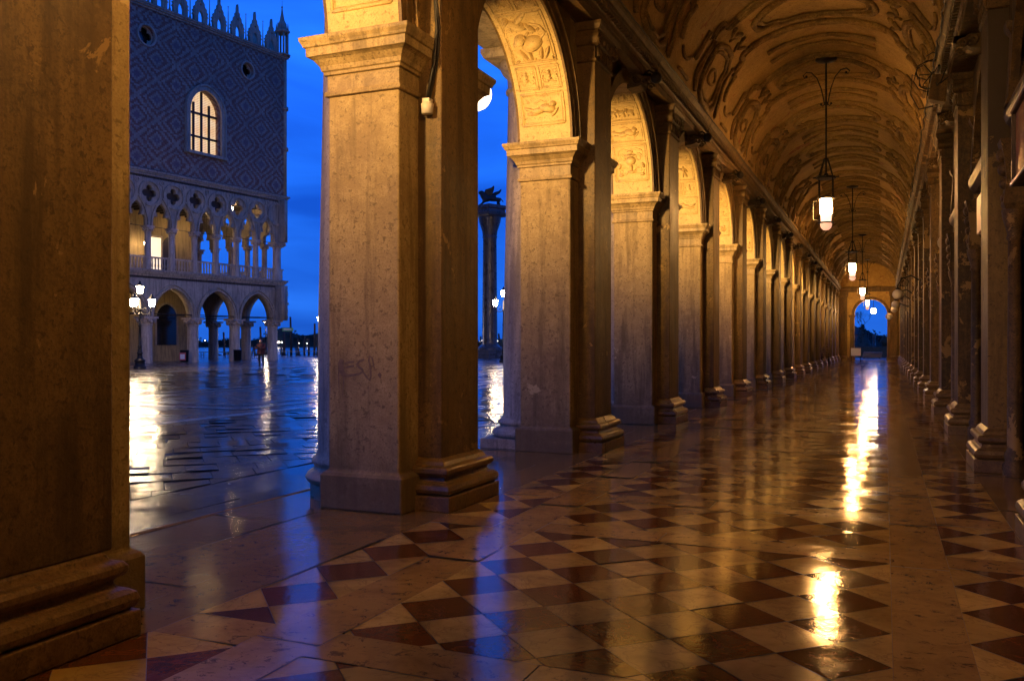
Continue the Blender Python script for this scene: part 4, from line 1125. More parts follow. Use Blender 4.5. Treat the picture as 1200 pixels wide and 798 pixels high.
# pavilion
p = at(1008, 122, 0)
e = empty('garden_pavilion', (p[0] - 4.0, p[1], 0), 'dark pink house with hipped roof seen at left through the end archway', 'house')
b = MB(); b.box(-5, 5, 0, 8, -.3, 2.5); b.build('wall', M['wallpink'], e)
b = MB(); vs = [(-5.3, -.3, 2.5), (5.3, -.3, 2.5), (5.3, 8.3, 2.5), (-5.3, 8.3, 2.5), (-3, 4, 3.9), (3, 4, 3.9)]
b.add(vs, [(0, 1, 5, 4), (1, 2, 5), (2, 3, 4, 5), (3, 0, 4), (0, 3, 2, 1)]); b.build('roof', M['bark'], e)
for i in range(3):
    w_ = MB(); w_.box(-3.6 + i * 2.9, -2.4 + i * 2.9, -.03, 0, .7, 2.0); w_.build('window', M['glass_dark'], e)
# bare tree
def bare_tree(p, h, label, sd, leafy=0):
    random.seed(sd)
    e = empty('bare_tree', p, label, 'tree')
    b = MB()
    def grow(q, d, l, r, lev):
        pts = [q]; rs = [r]; d = Vector(d)
        for i in range(3):
            d = (d + Vector((random.uniform(-.2, .2), random.uniform(-.2, .2), random.uniform(-.05, .15)))).normalized()
            q = Vector(q) + d * l / 3; pts.append(q); rs.append(r * (1 - .2 * (i + 1)))
        b.tube(pts, rs, 5)
        if lev > 0:
            for _ in range(random.choice((3, 4))):
                nd = (d + Vector((random.uniform(-.9, .9), random.uniform(-.9, .9), random.uniform(-.1, .6)))).normalized(); grow(q, nd, l * .68, r * .5, lev - 1)
    grow(Vector((0, 0, h * .28)), (0, 0, 1), h * .25, h * .018, 5)
    b.build('crown', M['bark'], e)
    b = MB(); b.tube([(0, 0, -.2), (0, 0, h * .1), (0, .02, h * .29)], [h * .035, h * .028, h * .023], 8); b.build('trunk', M['bark'], e)
    random.seed(11)
bare_tree((at(1009, 135)[0], at(1009, 135)[1], 0) if False else (at(1010, 133, 0)), 6.4, 'bare branching tree behind the pink house beyond the archway', 5)

# ================================================================== GOTHIC PALACE
PA = atan2(.9917, .1288)
C0 = (-47.86, 61.17, -.16)
pal = empty('gothic_palace', C0, 'gothic palace with pink diamond brick upper wall over two tiers of white arcades', 'palace', None, PA)
G = 4.165; HG = G / 2
NW, NS = 9, 4      # bays built on the piazza side and the quay side
def west(a, z, t): return (a, t, z + .16)          # a along x
def south(a, z, t): return (-t, a, z + .16)        # a along y
def inner(y): return lambda a, z, t: (a, y + t, z + .16)
def pointed(c, hw, z0, zt, n=10, ogee=False):
    """left->right list of points of a pointed arch"""
    H_ = zt - z0; L_ = []
    R = (hw * hw + H_ * H_) / (2 * hw)
    am_ = math.asin(min(1, H_ / R))
    left = [(c - hw + R - R * cos(am_ * i / n), z0 + R * sin(am_ * i / n)) for i in range(n + 1)]
    right = [(2 * c - x, z) for x, z in left[::-1]]
    return left + right[1:]
def trefoil(c, hw, z0, zt):
    pts = []
    # lower lobes then cusps then pointed top
    zl = z0 + (zt - z0) * .42
    L_ = [(c - hw, z0), (c - hw, z0 + .12), (c - hw + .02, zl - .18), (c - hw * .80, zl - .02), (c - hw * .42, zl - .06), (c - hw * .52, zl + .12), (c - hw * .60, zl + .34), (c - hw * .50, zl + .58), (c - hw * .28, zl + .78), (c - hw * .08, zl + .92), (c, zt)]
    return L_ + [(2 * c - x, z) for x, z in L_[-2::-1]]
def quatrefoil(c, z, r):
    pts = []
    for q in range(4):
        a = q * pi / 2; cx_, cz = c + cos(a) * r * .56, z + sin(a) * r * .56
        for i in range(-5, 6):
            b_ = a + i / 5 * pi * .62; pts.append((cx_ + cos(b_) * r * .44, cz + sin(b_) * r * .44))
    return pts
def ground_arcade(xa, nb, fn, thick, nm):
    o = []; 
    x0, x1 = xa - nb * G, xa
    loop = [(x1 + .72, 3.24), (x1 + .72, 6.18), (x0 - .72, 6.18), (x0 - .72, 3.24)]
    for i in range(nb): loop += pointed(x0 + (i + .5) * G, G / 2 - .30, 3.24, 5.42)
    return flat_shape([loop], thick, fn, nm, M['pal_stone'], pal)
def ring_strip(b, pts, w, d, fn, t0):
    """proud moulding following pts"""
    for i in range(len(pts) - 1):
        (ax, az), (bx, bz) = pts[i], pts[i + 1]
        def off(p, q, r):
            dx, dz = q[0] - p[0], q[1] - p[1]; l = sqrt(dx * dx + dz * dz) or 1; return (-dz / l * w, dx / l * w)
        na = off(pts[max(0, i - 1)], pts[i + 1], 0); nb_ = off(pts[i], pts[min(len(pts) - 1, i + 2)], 0)
        a1 = (ax + na[0], az + na[1]); b1 = (bx + nb_[0], bz + nb_[1])
        b.add([fn(ax, az, t0), fn(bx, bz, t0), fn(b1[0], b1[1], t0), fn(a1[0], a1[1], t0), fn(ax, az, t0 + d), fn(bx, bz, t0 + d), fn(b1[0], b1[1], t0 + d), fn(a1[0], a1[1], t0 + d)], [(0, 1, 2, 3), (0, 1, 5, 4), (3, 2, 6, 7)])
def loggia(xa, nb, fn, thick, nm):
    x0 = xa - nb * HG
    loop = [(xa + .70, 9.88), (xa + .70, 13.5), (x0 - .30, 13.5), (x0 - .30, 9.88)]
    for i in range(nb): loop += trefoil(x0 + (i + .5) * HG, HG / 2 - .22, 9.88, 11.75)
    holes = [quatrefoil(x0 + i * HG, 12.25, .62) for i in range(1, nb)] + [quatrefoil(x0 + .02, 12.25, .0)] * 0
    return flat_shape([loop] + holes, thick, fn, nm, M['pal_stone'], pal)
for fn, nb, nm in ((west, NW, 'lower_arcade'), ):
    lo = ground_arcade(0, NW, west, .75, nm); lg = loggia(0, NW * 2, west, .38, 'loggia_tracery')
    for i in range(NW):
        b = MB(); c = -(i + .5) * G
        ring_strip(b, pointed(c, G / 2 - .30, 3.24, 5.42), .14, .10, west, -.10); ring_strip(b, pointed(c, G / 2 - .14, 3.24, 5.66), .10, .16, west, -.16)
        b.build('arch_moulding', M['pal_stone'], lo)
    b = MB()
    for i in range(NW * 2 + 1):
        c = -i * HG
        ring = [(c + .80 * cos(2 * pi * q / 28), 12.25 + .80 * sin(2 * pi * q / 28)) for q in range(29)]
        ring_strip(b, ring, -.16, .14, west, -.14)
        if i < NW * 2: ring_strip(b, pointed(c - HG / 2, HG / 2 - .2, 9.88, 11.95), .12, .12, west, -.12)
        if i < NW * 2:
            r2 = [(c - HG / 2 + .14 * cos(2 * pi * q / 10), 13.1 + .14 * sin(2 * pi * q / 10)) for q in range(11)]; ring_strip(b, r2, -.06, .07, west, -.07)
    b.build('tracery_moulding', M['pal_stone'], lg)
# south front (seen through the loggia)
def south_r(a, z, t): return (.68 - t, -a, z + .16)
lo = ground_arcade(0, NS, south_r, .75, 'lower_arcade'); lg = loggia(0, NS * 2, south_r, .38, 'loggia_tracery')
# columns
def palcol(z0, z1, r, capz, capr, square, mat='pal_col'):
    b = MB(); b.lathe(0, 0, [(z0, r * 1.04), (z0 + .1, r * 1.04), (z0 + .15, r), (z1, r * .95)], 18)
    c = MB(); c.lathe(0, 0, [(z1, r * .95), (z1 + .04, r * 1.12), (z1 + .08, r * 1.0), (z1 + .25, r * 1.15), (capz - .25, capr * .95), (capz - .14, capr)], 12)
    for i in range(8):
        a = i * pi / 4; c.sphere((cos(a) * capr * .86, sin(a) * capr * .86, z1 + (capz - z1) * .45), capr * .24, 6); c.sphere((cos(a + .39) * capr * .98, sin(a + .39) * capr * .98, capz - .26), capr * .2, 6)
    c.box(-capr * .98, capr * .98, -capr * .98, capr * .98, capz - .14, capz)
    return b.mesh('palace_column_shaft', [M[mat]]), c.mesh('palace_column_capital', [M[mat]])
c1, c1c = palcol(0, 2.72, .43, 3.40, .62, True)
c2, c2c = palcol(6.80, 9.46, .23, 10.04, .36, True)
gpos = [(-i * G, .375) for i in range(NW + 1)] + [(.55, i * G) for i in range(1, NS + 1)]
for i, (x, y) in enumerate(gpos): c = put('lower_column', c1, pal, (x - (.0 if i else .0), y, 0)); put('capital', c1c, c)
lpos = [(-i * HG, .19) for i in range(NW * 2 + 1)] + [(.72, i * HG) for i in range(1, NS * 2 + 1)]
for x, y in lpos:
    c = put('loggia_column', c2, pal, (x + (.32 if x == 0 and y < 1 else 0), y, 0)); put('capital', c2c, c)
    if x == 0 and y < 1: c.scale = (1.7, 1.3, 1)
# balustrades
b = MB(); b.box(-HG + .23, -.23, .10, .26, 7.70, 7.82); b.box(-HG + .23, -.23, .12, .24, 6.80, 6.90)
for i in range(6):
    x = -HG + .23 + (HG - .46) * (i + .5) / 6; b.lathe(x, .18, [(6.9, .05), (7.0, .045), (7.15, .075), (7.4, .045), (7.65, .06), (7.70, .06)], 8)
bal = b.mesh('balustrade_panel', [M['pal_col']])
for i in range(NW * 2): put('balustrade', bal, pal, (-i * HG, 0, 0))
for i in range(NS * 2): o = put('balustrade', bal, pal, (.90, (i) * HG, 0)); o.rotation_euler = (0, 0, -pi / 2)
XL, YL = -NW * G - 4, NS * G + 4
# string courses
b = MB()
for za, zb, pr in ((6.34, 6.50, .12), (6.50, 6.66, .24), (6.66, 6.80, .34)): b.loft(XL, .80 + pr, -pr, YL, [(za, 0), (zb - .03, 0), (zb, .02)])
b.build('floor_cornice', M['pal_stone'], pal)
b = MB()
for za, zb, pr in ((13.66, 13.80, .12), (13.80, 13.92, .20), (13.92, 14.06, .30)): b.loft(XL, 1.1 + pr, -pr, YL, [(za, 0), (zb - .02, 0), (zb, .02)])
b.build('upper_cornice', M['pal_stone'], pal)
# upper brick wall with openings
ww = 3.0
def wallx(a, z, t): return (a, t, z + .16)
def pw(c, hw, z0, zs, zt): return [(c - hw, z0), (c - hw, zs)] + pointed(c, hw, zs, zt)[1:-1] + [(c + hw, zs), (c + hw, z0)]
outer_ = [(1.1, 13.9), (1.1, 25.9), (XL, 25.9), (XL, 13.9)]
wins = [(-7.45, 1.50, 16.05, 19.2, 20.95), (-18.5, 1.5, 16.05, 19.2, 20.95)]
rnds = [(-3.15, 23.7, .62), (-12.75, 23.7, .70)]
holes = [pw(*w) for w in wins] + [[(c + r * cos(2 * pi * i / 24), z + r * sin(2 * pi * i / 24)) for i in range(24)] for c, z, r in rnds]
flat_shape([outer_] + holes, .8, wallx, 'brick_wall', M['diaper'], pal)
b = MB(); b.box(.3, 1.099, .801, YL, 14.06, 26.05); b.box(XL, .3, 1.9, YL, 14.06, 26.05); b.build('brick_wall', M['diaper'], pal)
b = MB(); b.box(XL, 1.1, .8, YL, 25.9, 26.0); b.build('roof', M['pal_stone'], pal)
for c, hw, z0, zs, zt in wins:
    b = MB(); ring_strip(b, pw(c, hw, z0, zs, zt), .30, .16, wallx, -.16); ring_strip(b, pw(c, hw + .32, z0, zs, zt + .36), .12, .24, wallx, -.24)
    b.box(c - hw - .5, c + hw + .5, -.30, .1, z0 + .16 - .22, z0 + .16)
    f = b.build('window', M['pal_stone'], pal)
    g_ = flat_shape([pw(c, hw, z0, zs, zt)], .03, lambda a, z, t: (a, .56 + t, z + .16), 'pane', M['leaded'], f)
    b = MB()
    for i in (-1, 0, 1): b.box(c + i * .75 - .08, c + i * .75 + .08, .40, .52, z0 + .16, zt + .1 - abs(i) * .9)
    for z in (17.45, 19.25): b.box(c - hw, c + hw, .38, .54, z, z + .15)
    b.build('mullion_bars', M['iron'], f)
for c, z, r in rnds:
    b = MB(); ring_strip(b, [(c + r * cos(2 * pi * i / 24), z + r * sin(2 * pi * i / 24)) for i in range(25)], -.13, .10, wallx, -.10)
    f = b.build('round_window', M['pal_stone'], pal)
    flat_shape([[(c + r * cos(2 * pi * i / 24), z + r * sin(2 * pi * i / 24)) for i in range(24)], quatrefoil(c, z, r * .9)], .12, lambda a, z_, t: (a, .25 + t, z_ + .16), 'tracery', M['pal_stone'], f)
    b = MB(); b.box(c - r, c + r, .6, .63, z - r + .16, z + r + .16); b.build('pane', M['glass_dark'], f)
b = MB()
for za, zb, pr in ((25.80, 25.95, .10), (25.95, 26.08, .22), (26.08, 26.20, .30)): b.loft(XL, 1.1 + pr, -pr, YL, [(za, 0), (zb - .02, 0), (zb, .02)])
b.build('roof_cornice', M['pal_stone'], pal)
b = MB(); b.tube([(1.08, -.0, 14), (1.08, -.0, 25.8)], .16, 8); b.tube([(1.10, -.02, 18), (1.10, -.02, 18.3)], .26, 8); b.tube([(1.10, -.02, 21.5), (1.10, -.02, 21.8)], .26, 8); b.build('corner_shaft', M['pal_stone'], pal)
# carved corner group on the lower arcade
b = MB(); b.tube([(1.0, -.02, 3.4), (1.02, -.06, 4.2), (1.0, -.02, 5.1), (1.05, -.08, 5.9)], [.2, .26, .22, .24], 8)
for i in range(14): b.sphere((1.0 + random.uniform(-.16, .2), -.12 + random.uniform(-.2, .16), 3.5 + i * .19), .12, 6)
for i in range(12): b.sphere((1.0 + random.uniform(-.1, .15), -.1 + random.uniform(-.15, .1), 9.9 + i * .32), .12, 6)
b.build('corner_carving', M['pal_stone'], pal)
# merlons
def merlon(h):
    L_ = [(-.50, 0), (-.50, .55), (-.58, .62), (-.48, .78), (-.56, .92), (-.44, 1.05), (-.46, 1.22), (-.30, 1.38), (-.28, 1.62), (-.14, 1.80), (-.16, 1.98), (-.05, 2.12), (-.04, 2.45), (0, 2.75)]
    L_ = [(x * 1.25, z) for x, z in L_]; lp = [(x, z) for x, z in L_] + [(-x, z) for x, z in L_[-2::-1]]
    hole = [(-.26, .0 + .10), (-.26, .60), (-.18, .85), (-.04, 1.0), (0, 1.12), (.04, 1.0), (.18, .85), (.26, .60), (.26, .10)]
    h2 = [(.10 * cos(2 * pi * i / 10), 1.50 + .10 * sin(2 * pi * i / 10)) for i in range(10)]
    return flat_shape([lp, hole[::-1], h2], .26, lambda a, z, t: (a, t, z), 'merlon', M['pal_stone'], pal)
m0 = merlon(2.7); b = MB(); b.lathe(0, .13, [(0, .09), (.3, .09), (.35, .055), (2.2, .02), (2.25, .045), (2.32, .02)], 8); spm = b.mesh('pinnacle_spike', [M['pal_stone']])
for i in range(18):
    o = m0 if i == 0 else put('merlon', m0.data, pal); o.location = (-.45 - i * 1.86, -.05, 26.2); put('spike', spm, pal, (-1.38 - i * 1.86, -.05, 26.2))
for i in range(7):
    o = put('merlon', m0.data, pal, (1.05, 1.6 + i * 1.86, 26.2)); o.rotation_euler = (0, 0, pi / 2)
b = MB(); 
for i in range(6):
    a = i * pi / 3; b.tube([(.85 + cos(a) * .48, .1 + sin(a) * .48, 26.2), (.85 + cos(a) * .48, .1 + sin(a) * .48, 28.1)], .085, 6)
b.lathe(.85, .1, [(28.1, .62), (28.2, .70), (28.32, .66), (28.4, .45), (28.9, .38), (29.2, .22), (29.8, .10), (30.3, .04), (30.35, .09), (30.5, .02), (31.0, .01)], 6, smooth=False)
for i in range(6):
    a = i * pi / 3; b.tube([(.85 + cos(a) * .5, .1 + sin(a) * .5, 28.3), (.85 + cos(a) * .5, .1 + sin(a) * .5, 28.95)], [.09, .02], 5)
b.lathe(.85, .1, [(26.18, .75), (26.3, .66), (26.34, .1)], 6, smooth=False)
b.build('corner_turret', M['pal_stone'], pal)
# inner walls, floors, ceilings
b = MB(); b.box(XL, -4.7, 4.9, 5.4, 0, 6.34); b.box(-5.2, -4.7, 5.41, YL, 0, 6.34); gw = b.build('inner_wall', M['pal_inner'], pal)
b = MB(); b.box(XL, -4.4, 4.9, 5.4, 6.8, 13.66); b.box(-4.9, -4.4, 5.41, YL, 6.8, 13.66); b.build('inner_wall', M['pal_inner'], pal)
b = MB(); b.box(XL, 1.0, .0, YL, 6.18, 6.34); b.box(XL, 1.0, 0.0, YL, 13.5, 13.66); b.box(XL, -4.4, .45, 4.9, 12.05, 13.4)  # loggia slab lowered and dark so the upper tracery openings look shaded
for q in range(24): b.box(-4.6 - q * .8, -4.42 - q * .8, .45, 4.9, 11.85, 12.05)
b.box(-4.39, .4, .9, 4.9, 13.1, 13.4); b.build('ceiling', M['pal_dark'], pal)
# dark openings of the inner walls
for c in (-7.2, -15.4):
    b = MB(); b.prism(pw(c, .95, 1.3, 3.5, 4.6), .06, lambda a, z, t: (a, 4.84 + t, z)); w_ = b.build('inner_window', M['glass_dark'], pal)
    b = MB(); ring_strip(b, pw(c, .95, 1.3, 3.5, 4.6), .16, .08, lambda a, z, t: (a, t, z), 4.82); b.build('frame', M['pal_stone'], w_)
for c, hw_ in ((-6.95, .62), (-12.6, 1.0)):
    b = MB(); b.prism(pw(c, hw_, 6.85, 9.2, 10.1), .06, lambda a, z, t: (a, 4.84 + t, z)); b.build('inner_door', M['darkwood'], pal)
b = MB(); b.box(-8.75, -7.75, 4.84, 4.89, 6.85, 9.9); b.build('lit_doorway', M['doorlight'], pal)
b = MB(); b.box(-8.9, -8.75, 4.78, 4.9, 6.85, 10.05); b.box(-7.75, -7.6, 4.78, 4.9, 6.85, 10.05); b.box(-8.75, -7.75, 4.78, 4.9, 9.9, 10.05); b.build('door_frame', M['pal_stone'], pal)
b = MB()
for i in range(NW): b.tube([(-i * G, .1, 3.62), (-(i + 1) * G, .1, 3.62)], .035, 5)
for i in range(1, NW): b.tube([(-i * G, .4, 3.62), (-i * G, 4.9, 3.62)], .035, 5)
for i in range(NS): b.tube([(-.3, i * G, 3.62), (-.3, (i + 1) * G, 3.62)], .035, 5)
for i in range(NW * 2): b.tube([(-i * HG, .2, 10.0), (-(i + 1) * HG, .2, 10.0)], .025, 5)
b.build('tie_rods', M['iron'], pal)
def lamp_local(x, y, z): 
    v = Matrix.Rotation(PA, 4, 'Z') @ Vector((x, y, z)); return (C0[0] + v.x, C0[1] + v.y, z)
for i, (x, y, z, lab) in enumerate(((-9.9, 3.9, 9.0, 'lit lantern inside the palace loggia behind the left balustrade'), (-6.1, 3.0, 10.6, 'lit lantern high in the loggia behind the fourth column from the corner'), (-2.4, 2.6, 12.6, 'lit lantern in the corner bay of the palace loggia'),
                                    (-10.6, 2.4, 5.3, 'lit lantern under the lower palace arcade, left bay'),)):
    e = empty('gallery_lantern', lamp_local(x, y, z), lab, 'lantern', 'lanterns inside the palace galleries')
    b = MB(); b.lathe(0, 0, [(-.15, .06), (.15, .09)], 8); b.build('glass', M['gallery'], e)
    b = MB(); b.lathe(0, 0, [(.15, .10), (.22, .08), (.28, .01)], 8); b.tube([(0, 0, .25), (0, 0, .7)], .012, 5); b.build('cap', M['iron'], e)

# ================================================================== STREET LAMPS
def street_lamp(p, label, heads=3, h=4.5, lit=True, rz=0):
    e = empty('street_lamp', p, label, 'street lamp', 'candelabra lamps on the waterfront square', rz)
    b = MB(); k = h / 4.5
    b.lathe(0, 0, [(0, .34), (.16, .34), (.18, .28), (.42, .26), (.46, .31), (.52, .27), (.62, .15), (.85, .13), (.9, .18), (.95, .12), (1.2, .085), (1.25, .13), (1.32, .085), (2.4 * k, .065), (2.44 * k, .10), (2.5 * k, .06), (3.3 * k, .05), (3.36 * k, .11), (3.42 * k, .05), (h - .55, .035)], 14)
    b.build('post', M['iron'], e)
    hs = [(0, 0, h)]
    if heads > 1:
        for i in range(heads - 1):
            a = 2 * pi * i / (heads - 1); hs.append((cos(a) * .62, sin(a) * .62, h - .72))
            b = MB(); ca, sa = cos(a), sin(a)
            b.tube([(0, 0, h - 1.25), (ca * .18, sa * .18, h - 1.42), (ca * .42, sa * .42, h - 1.38), (ca * .60, sa * .60, h - 1.2), (ca * .62, sa * .62, h - 1.0)], .028, 6)
            b.tube([(ca * .1, sa * .1, h - 1.1), (ca * .28, sa * .28, h - 1.02), (ca * .34, sa * .34, h - 1.18), (ca * .22, sa * .22, h - 1.24)], .018, 5)
            b.build('arm', M['ironlit'], e)
    for x, y, z in hs:
        b = MB(); b.lathe(x, y, [(z - .24, .10), (z - .20, .13), (z + .16, .19), (z + .17, .12)], 8, smooth=False); g_ = b.build('lamp_head', M['street'], e)
        b = MB(); b.lathe(x, y, [(z + .175, .20), (z + .21, .21), (z + .30, .10), (z + .38, .05), (z + .42, .06), (z + .47, .01)], 8); b.build('finial', M['iron'], g_); b = MB(); b.lathe(x, y, [(z - .34, .03), (z - .28, .05), (z - .245, .11)], 8); b.build('socket', M['iron'], g_)
    return e
def gp(px, d): return at(px, d, -.15)
street_lamp(gp(164, 49), 'candelabra street lamp with three lit heads at the left in front of the palace', 4, 4.45, rz=.9)
street_lamp(gp(375.5, 92), 'lit candelabra street lamp on the waterfront just left of the nearest bright pier', 3, 4.7, rz=2.4)
street_lamp(gp(311.5, 108), 'lit street lamp seen through the last arch of the palace', 2, 3.9, rz=.3)
street_lamp(gp(378, 125), 'smaller distant lit street lamp below the waterfront candelabra', 1, 3.1)
street_lamp(gp(590, 66), 'single lit street lamp beside the winged lion column', 3, 5.2, rz=.5)
# lamps standing along the square, hidden behind the foreground pier: they light the palace front
q_ = gp(112, 40)
street_lamp(q_, 'lit candelabra street lamp hidden behind the dark foreground pier', 4, 4.6)

# ================================================================== LION COLUMN
p = gp(574, 85)
e = empty('stone_column', p, 'tall grey granite column on the waterfront seen between the two nearest piers', 'column', None, -TH)
b = MB(); b.loft(-1.9, 1.9, -1.9, 1.9, [(0, .5), (.25, .5), (.25, .25), (.5, .25), (.5, 0), (.8, 0)]); b.lathe(0, 0, [(.8, 1.3), (1.05, 1.3), (1.1, 1.0), (1.3, .85)], 24); b.build('stepped_base', M['granite'], e)
b = MB(); b.lathe(0, 0, [(1.3, .78), (1.5, .74), (11.5, .66), (11.7, .74), (11.8, .68)], 28); b.build('shaft', M['granite'], e)
b = MB(); b.lathe(0, 0, [(11.8, .70), (12.2, .74), (13.2, 1.05), (13.6, 1.1)], 24); b.loft(-1.05, 1.05, -1.05, 1.05, [(13.6, 0), (13.75, .08), (14.0, .12), (14.05, 0), (14.3, 0), (14.4, .1), (14.7, .1)]); b.build('capital', M['granite'], e)
def skin_body(name, verts, edges, radii, mat, parent, sub=2):
    me = bpy.data.meshes.new(name); me.from_pydata(verts, edges, []); 
    o = bpy.data.objects.new(name, me); COL.objects.link(o)
    m = o.modifiers.new('skin', 'SKIN'); 
    if not me.skin_vertices: pass
    for i, r in enumerate(radii): me.skin_vertices[0].data[i].radius = (r, r) if not isinstance(r, tuple) else r
    me.skin_vertices[0].data[0].use_root = True
    s_ = o.modifiers.new('sub', 'SUBSURF'); s_.levels = sub; s_.render_levels = sub
    dg = bpy.context.evaluated_depsgraph_get(); ev = o.evaluated_get(dg); me2 = bpy.data.meshes.new_from_object(ev)
    bpy.data.objects.remove(o); bpy.data.meshes.remove(me)
    me2.name = name; me2.materials.clear(); me2.materials.append(mat)
    for q in me2.polygons: q.use_smooth = True
    n_ = bpy.data.objects.new(name, me2); COL.objects.link(n_); n_.parent = parent; return n_
e = empty('winged_lion_statue', (p[0], p[1], p[2] + 14.7), 'dark bronze winged lion statue on top of the granite column', 'statue', None, -TH * 0 + TH)
V = [(.35, 0, .75), (0.0, 0, .72), (-.45, 0, .80), (-.70, 0, 1.10), (-.85, 0, 1.32), (-1.12, 0, 1.22), (.85, 0, .80), (1.02, 0, .72), (1.18, 0, .55), (1.30, 0, .35),
     (-.55, .17, .45), (-.85, .17, .18), (-1.05, .17, .05), (-.50, -.17, .45), (-.75, -.17, .18), (-1.0, -.17, .05),
     (.85, .18, .50), (.72, .18, .28), (.86, .18, .05), (.95, -.18, .50), (.85, -.18, .28), (1.0, -.18, .05)]
Ed = [(0, 1), (1, 2), (2, 3), (3, 4), (4, 5), (0, 6), (6, 7), (7, 8), (8, 9), (2, 10), (10, 11), (11, 12), (2, 13), (13, 14), (14, 15), (6, 16), (16, 17), (17, 18), (6, 19), (19, 20), (20, 21)]
Rr = [.27, .29, .33, .34, .27, .13, .27, .06, .045, .04, .13, .09, .08, .13, .09, .08, .16, .09, .08, .16, .09, .08]
skin_body('body', V, Ed, Rr, M['bronze'], e)
for sy, pts in ((-1, [(-.30, .95), (-.52, 1.25), (-.42, 1.52), (-.15, 1.60), (.20, 1.72), (.38, 1.90), (.45, 1.75), (.38, 1.40), (.25, 1.10), (.10, .95)]), (1, [(.0, .95), (.15, 1.2), (.50, 1.40), (.85, 1.50), (1.10, 1.72), (1.12, 1.55), (.95, 1.25), (.60, 1.05), (.30, .9)])):
    b = MB(); b.prism(pts, .09, lambda a, z, t, sy=sy: (a, sy * (.20 + .25 * (z - .9)) + t, z)); b.build('wing', M['bronze'], e, bevel=.02)

# ================================================================== PEOPLE, BINS, WALKWAYS, BOATS
p = gp(306, 53)
e = empty('person', p, 'person in a dark red coat standing at a tripod on the wet square', 'person', None, TH)
V = [(0, 0, .88), (0, .0, 1.12), (0, -.02, 1.36), (0, -.03, 1.47), (0, -.05, 1.60), (.09, 0, .82), (.12, -.02, .48), (.14, .02, .08), (.14, -.12, .04), (-.09, 0, .82), (-.13, .03, .48), (-.12, .08, .08), (-.12, -.06, .04),
     (.19, -.02, 1.36), (.27, -.10, 1.12), (.14, -.30, 1.15), (.08, -.38, 1.18), (-.19, -.02, 1.36), (-.27, -.10, 1.12), (-.14, -.30, 1.12), (-.08, -.38, 1.18)]
Ed = [(0, 1), (1, 2), (2, 3), (3, 4), (0, 5), (5, 6), (6, 7), (7, 8), (0, 9), (9, 10), (10, 11), (11, 12), (2, 13), (13, 14), (14, 15), (15, 16), (2, 17), (17, 18), (18, 19), (19, 20)]
Rr = [.13, .14, .16, .06, .10, .10, .07, .05, .045, .10, .07, .05, .045, .07, .055, .045, .04, .07, .055, .045, .04]
skin_body('body', V, Ed, Rr, M['trousers'], e)
b = MB(); b.lathe(0, -.01, [(.78, .24), (.85, .25), (1.1, .22), (1.35, .23), (1.42, .16), (1.46, .09)], 16, sx=1, sy=.75)
for sx in (-1, 1): b.tube([(sx * .19, -.02, 1.36), (sx * .28, -.10, 1.12), (sx * .15, -.31, 1.14)], [.085, .075, .06], 8)
b.build('coat', M['coat'], e)
b = MB(); b.sphere((0, -.06, 1.58), .098, 12, 0, (.85, 1, 1.15)); b.sphere((0, -.155, 1.57), .018, 6); b.build('face', M['skin'], e)
b = MB(); b.sphere((0, -.035, 1.62), .105, 12, 0, (.9, 1, 1.0)); b.build('hair', M['hair'], e)
p = gp(297, 52)
e = empty('tripod', p, 'thin camera tripod standing left of the person in the red coat', 'tripod')
for i in range(3):
    a = i * 2 * pi / 3 + .5; b = MB(); b.tube([(0, 0, 1.2), (cos(a) * .42, sin(a) * .42, 0)], [.022, .012], 6); b.build('leg', M['ironlit'], e)
b = MB(); b.box(-.07, .07, -.05, .05, 1.28, 1.38); b.tube([(0, -.05, 1.33), (0, -.14, 1.33)], .035, 8); b.tube([(0, 0, 1.15), (0, 0, 1.29)], .02, 6); b.build('camera', M['iron'], e)
def litter_bin(px, d, lab, poster):
    p = gp(px, d); e = empty('litter_bin', p, lab, 'bin', None, TH)
    b = MB(); b.lathe(0, 0, [(0.02, .27), (.06, .30), (.85, .32), (.88, .34), (.92, .33), (.93, .2)], 14); b.build('body', M['iron'], e)
    if poster:
        b = MB(); b.box(-.24, .24, -.36, -.33, .15, .75); o = b.build('poster', M['binred'], e); b = MB(); b.box(-.17, .17, -.368, -.361, .25, .62); b.build('poster_panel', M['white'], o)
litter_bin(216, 66, 'dark bin with a red and white poster before the palace columns', True)
litter_bin(278.5, 70, 'plain dark bin in front of the second palace column from the corner', False)
# raised walkways
def walkway(pa, pb, lab):
    L_ = sqrt((pa[0] - pb[0]) ** 2 + (pa[1] - pb[1]) ** 2); e = empty('raised_walkway', pa, lab, 'walkway', 'raised walkways laid out along the quay', atan2(pb[1] - pa[1], pb[0] - pa[0]))
    b = MB(); b.box(0, L_, -.5, .5, .52, .58); b.build('deck', M['wood'], e)
    for i in range(int(L_ / 1.2) + 1):
        x = min(L_ - .05, .05 + i * 1.2); b = MB(); b.box(x - .03, x + .03, -.45, -.40, 0, .52); b.box(x - .03, x + .03, .40, .45, 0, .52); b.box(x - .02, x + .02, -.41, .41, .28, .32); b.build('trestle', M['iron'], e)
walkway(gp(222, 86), gp(282, 89), 'raised walkway seen between the left palace columns')
walkway(gp(282.5, 90), gp(333, 93), 'raised walkway behind the corner column of the palace')
walkway(gp(333.5, 93), gp(352, 95), 'raised walkway just right of the palace corner')
walkway(gp(354, 95), gp(384, 98), 'raised walkway ending at the nearest bright pier')
walkway(gp(548, 96), gp(596, 93), 'raised walkway passing behind the lion column')
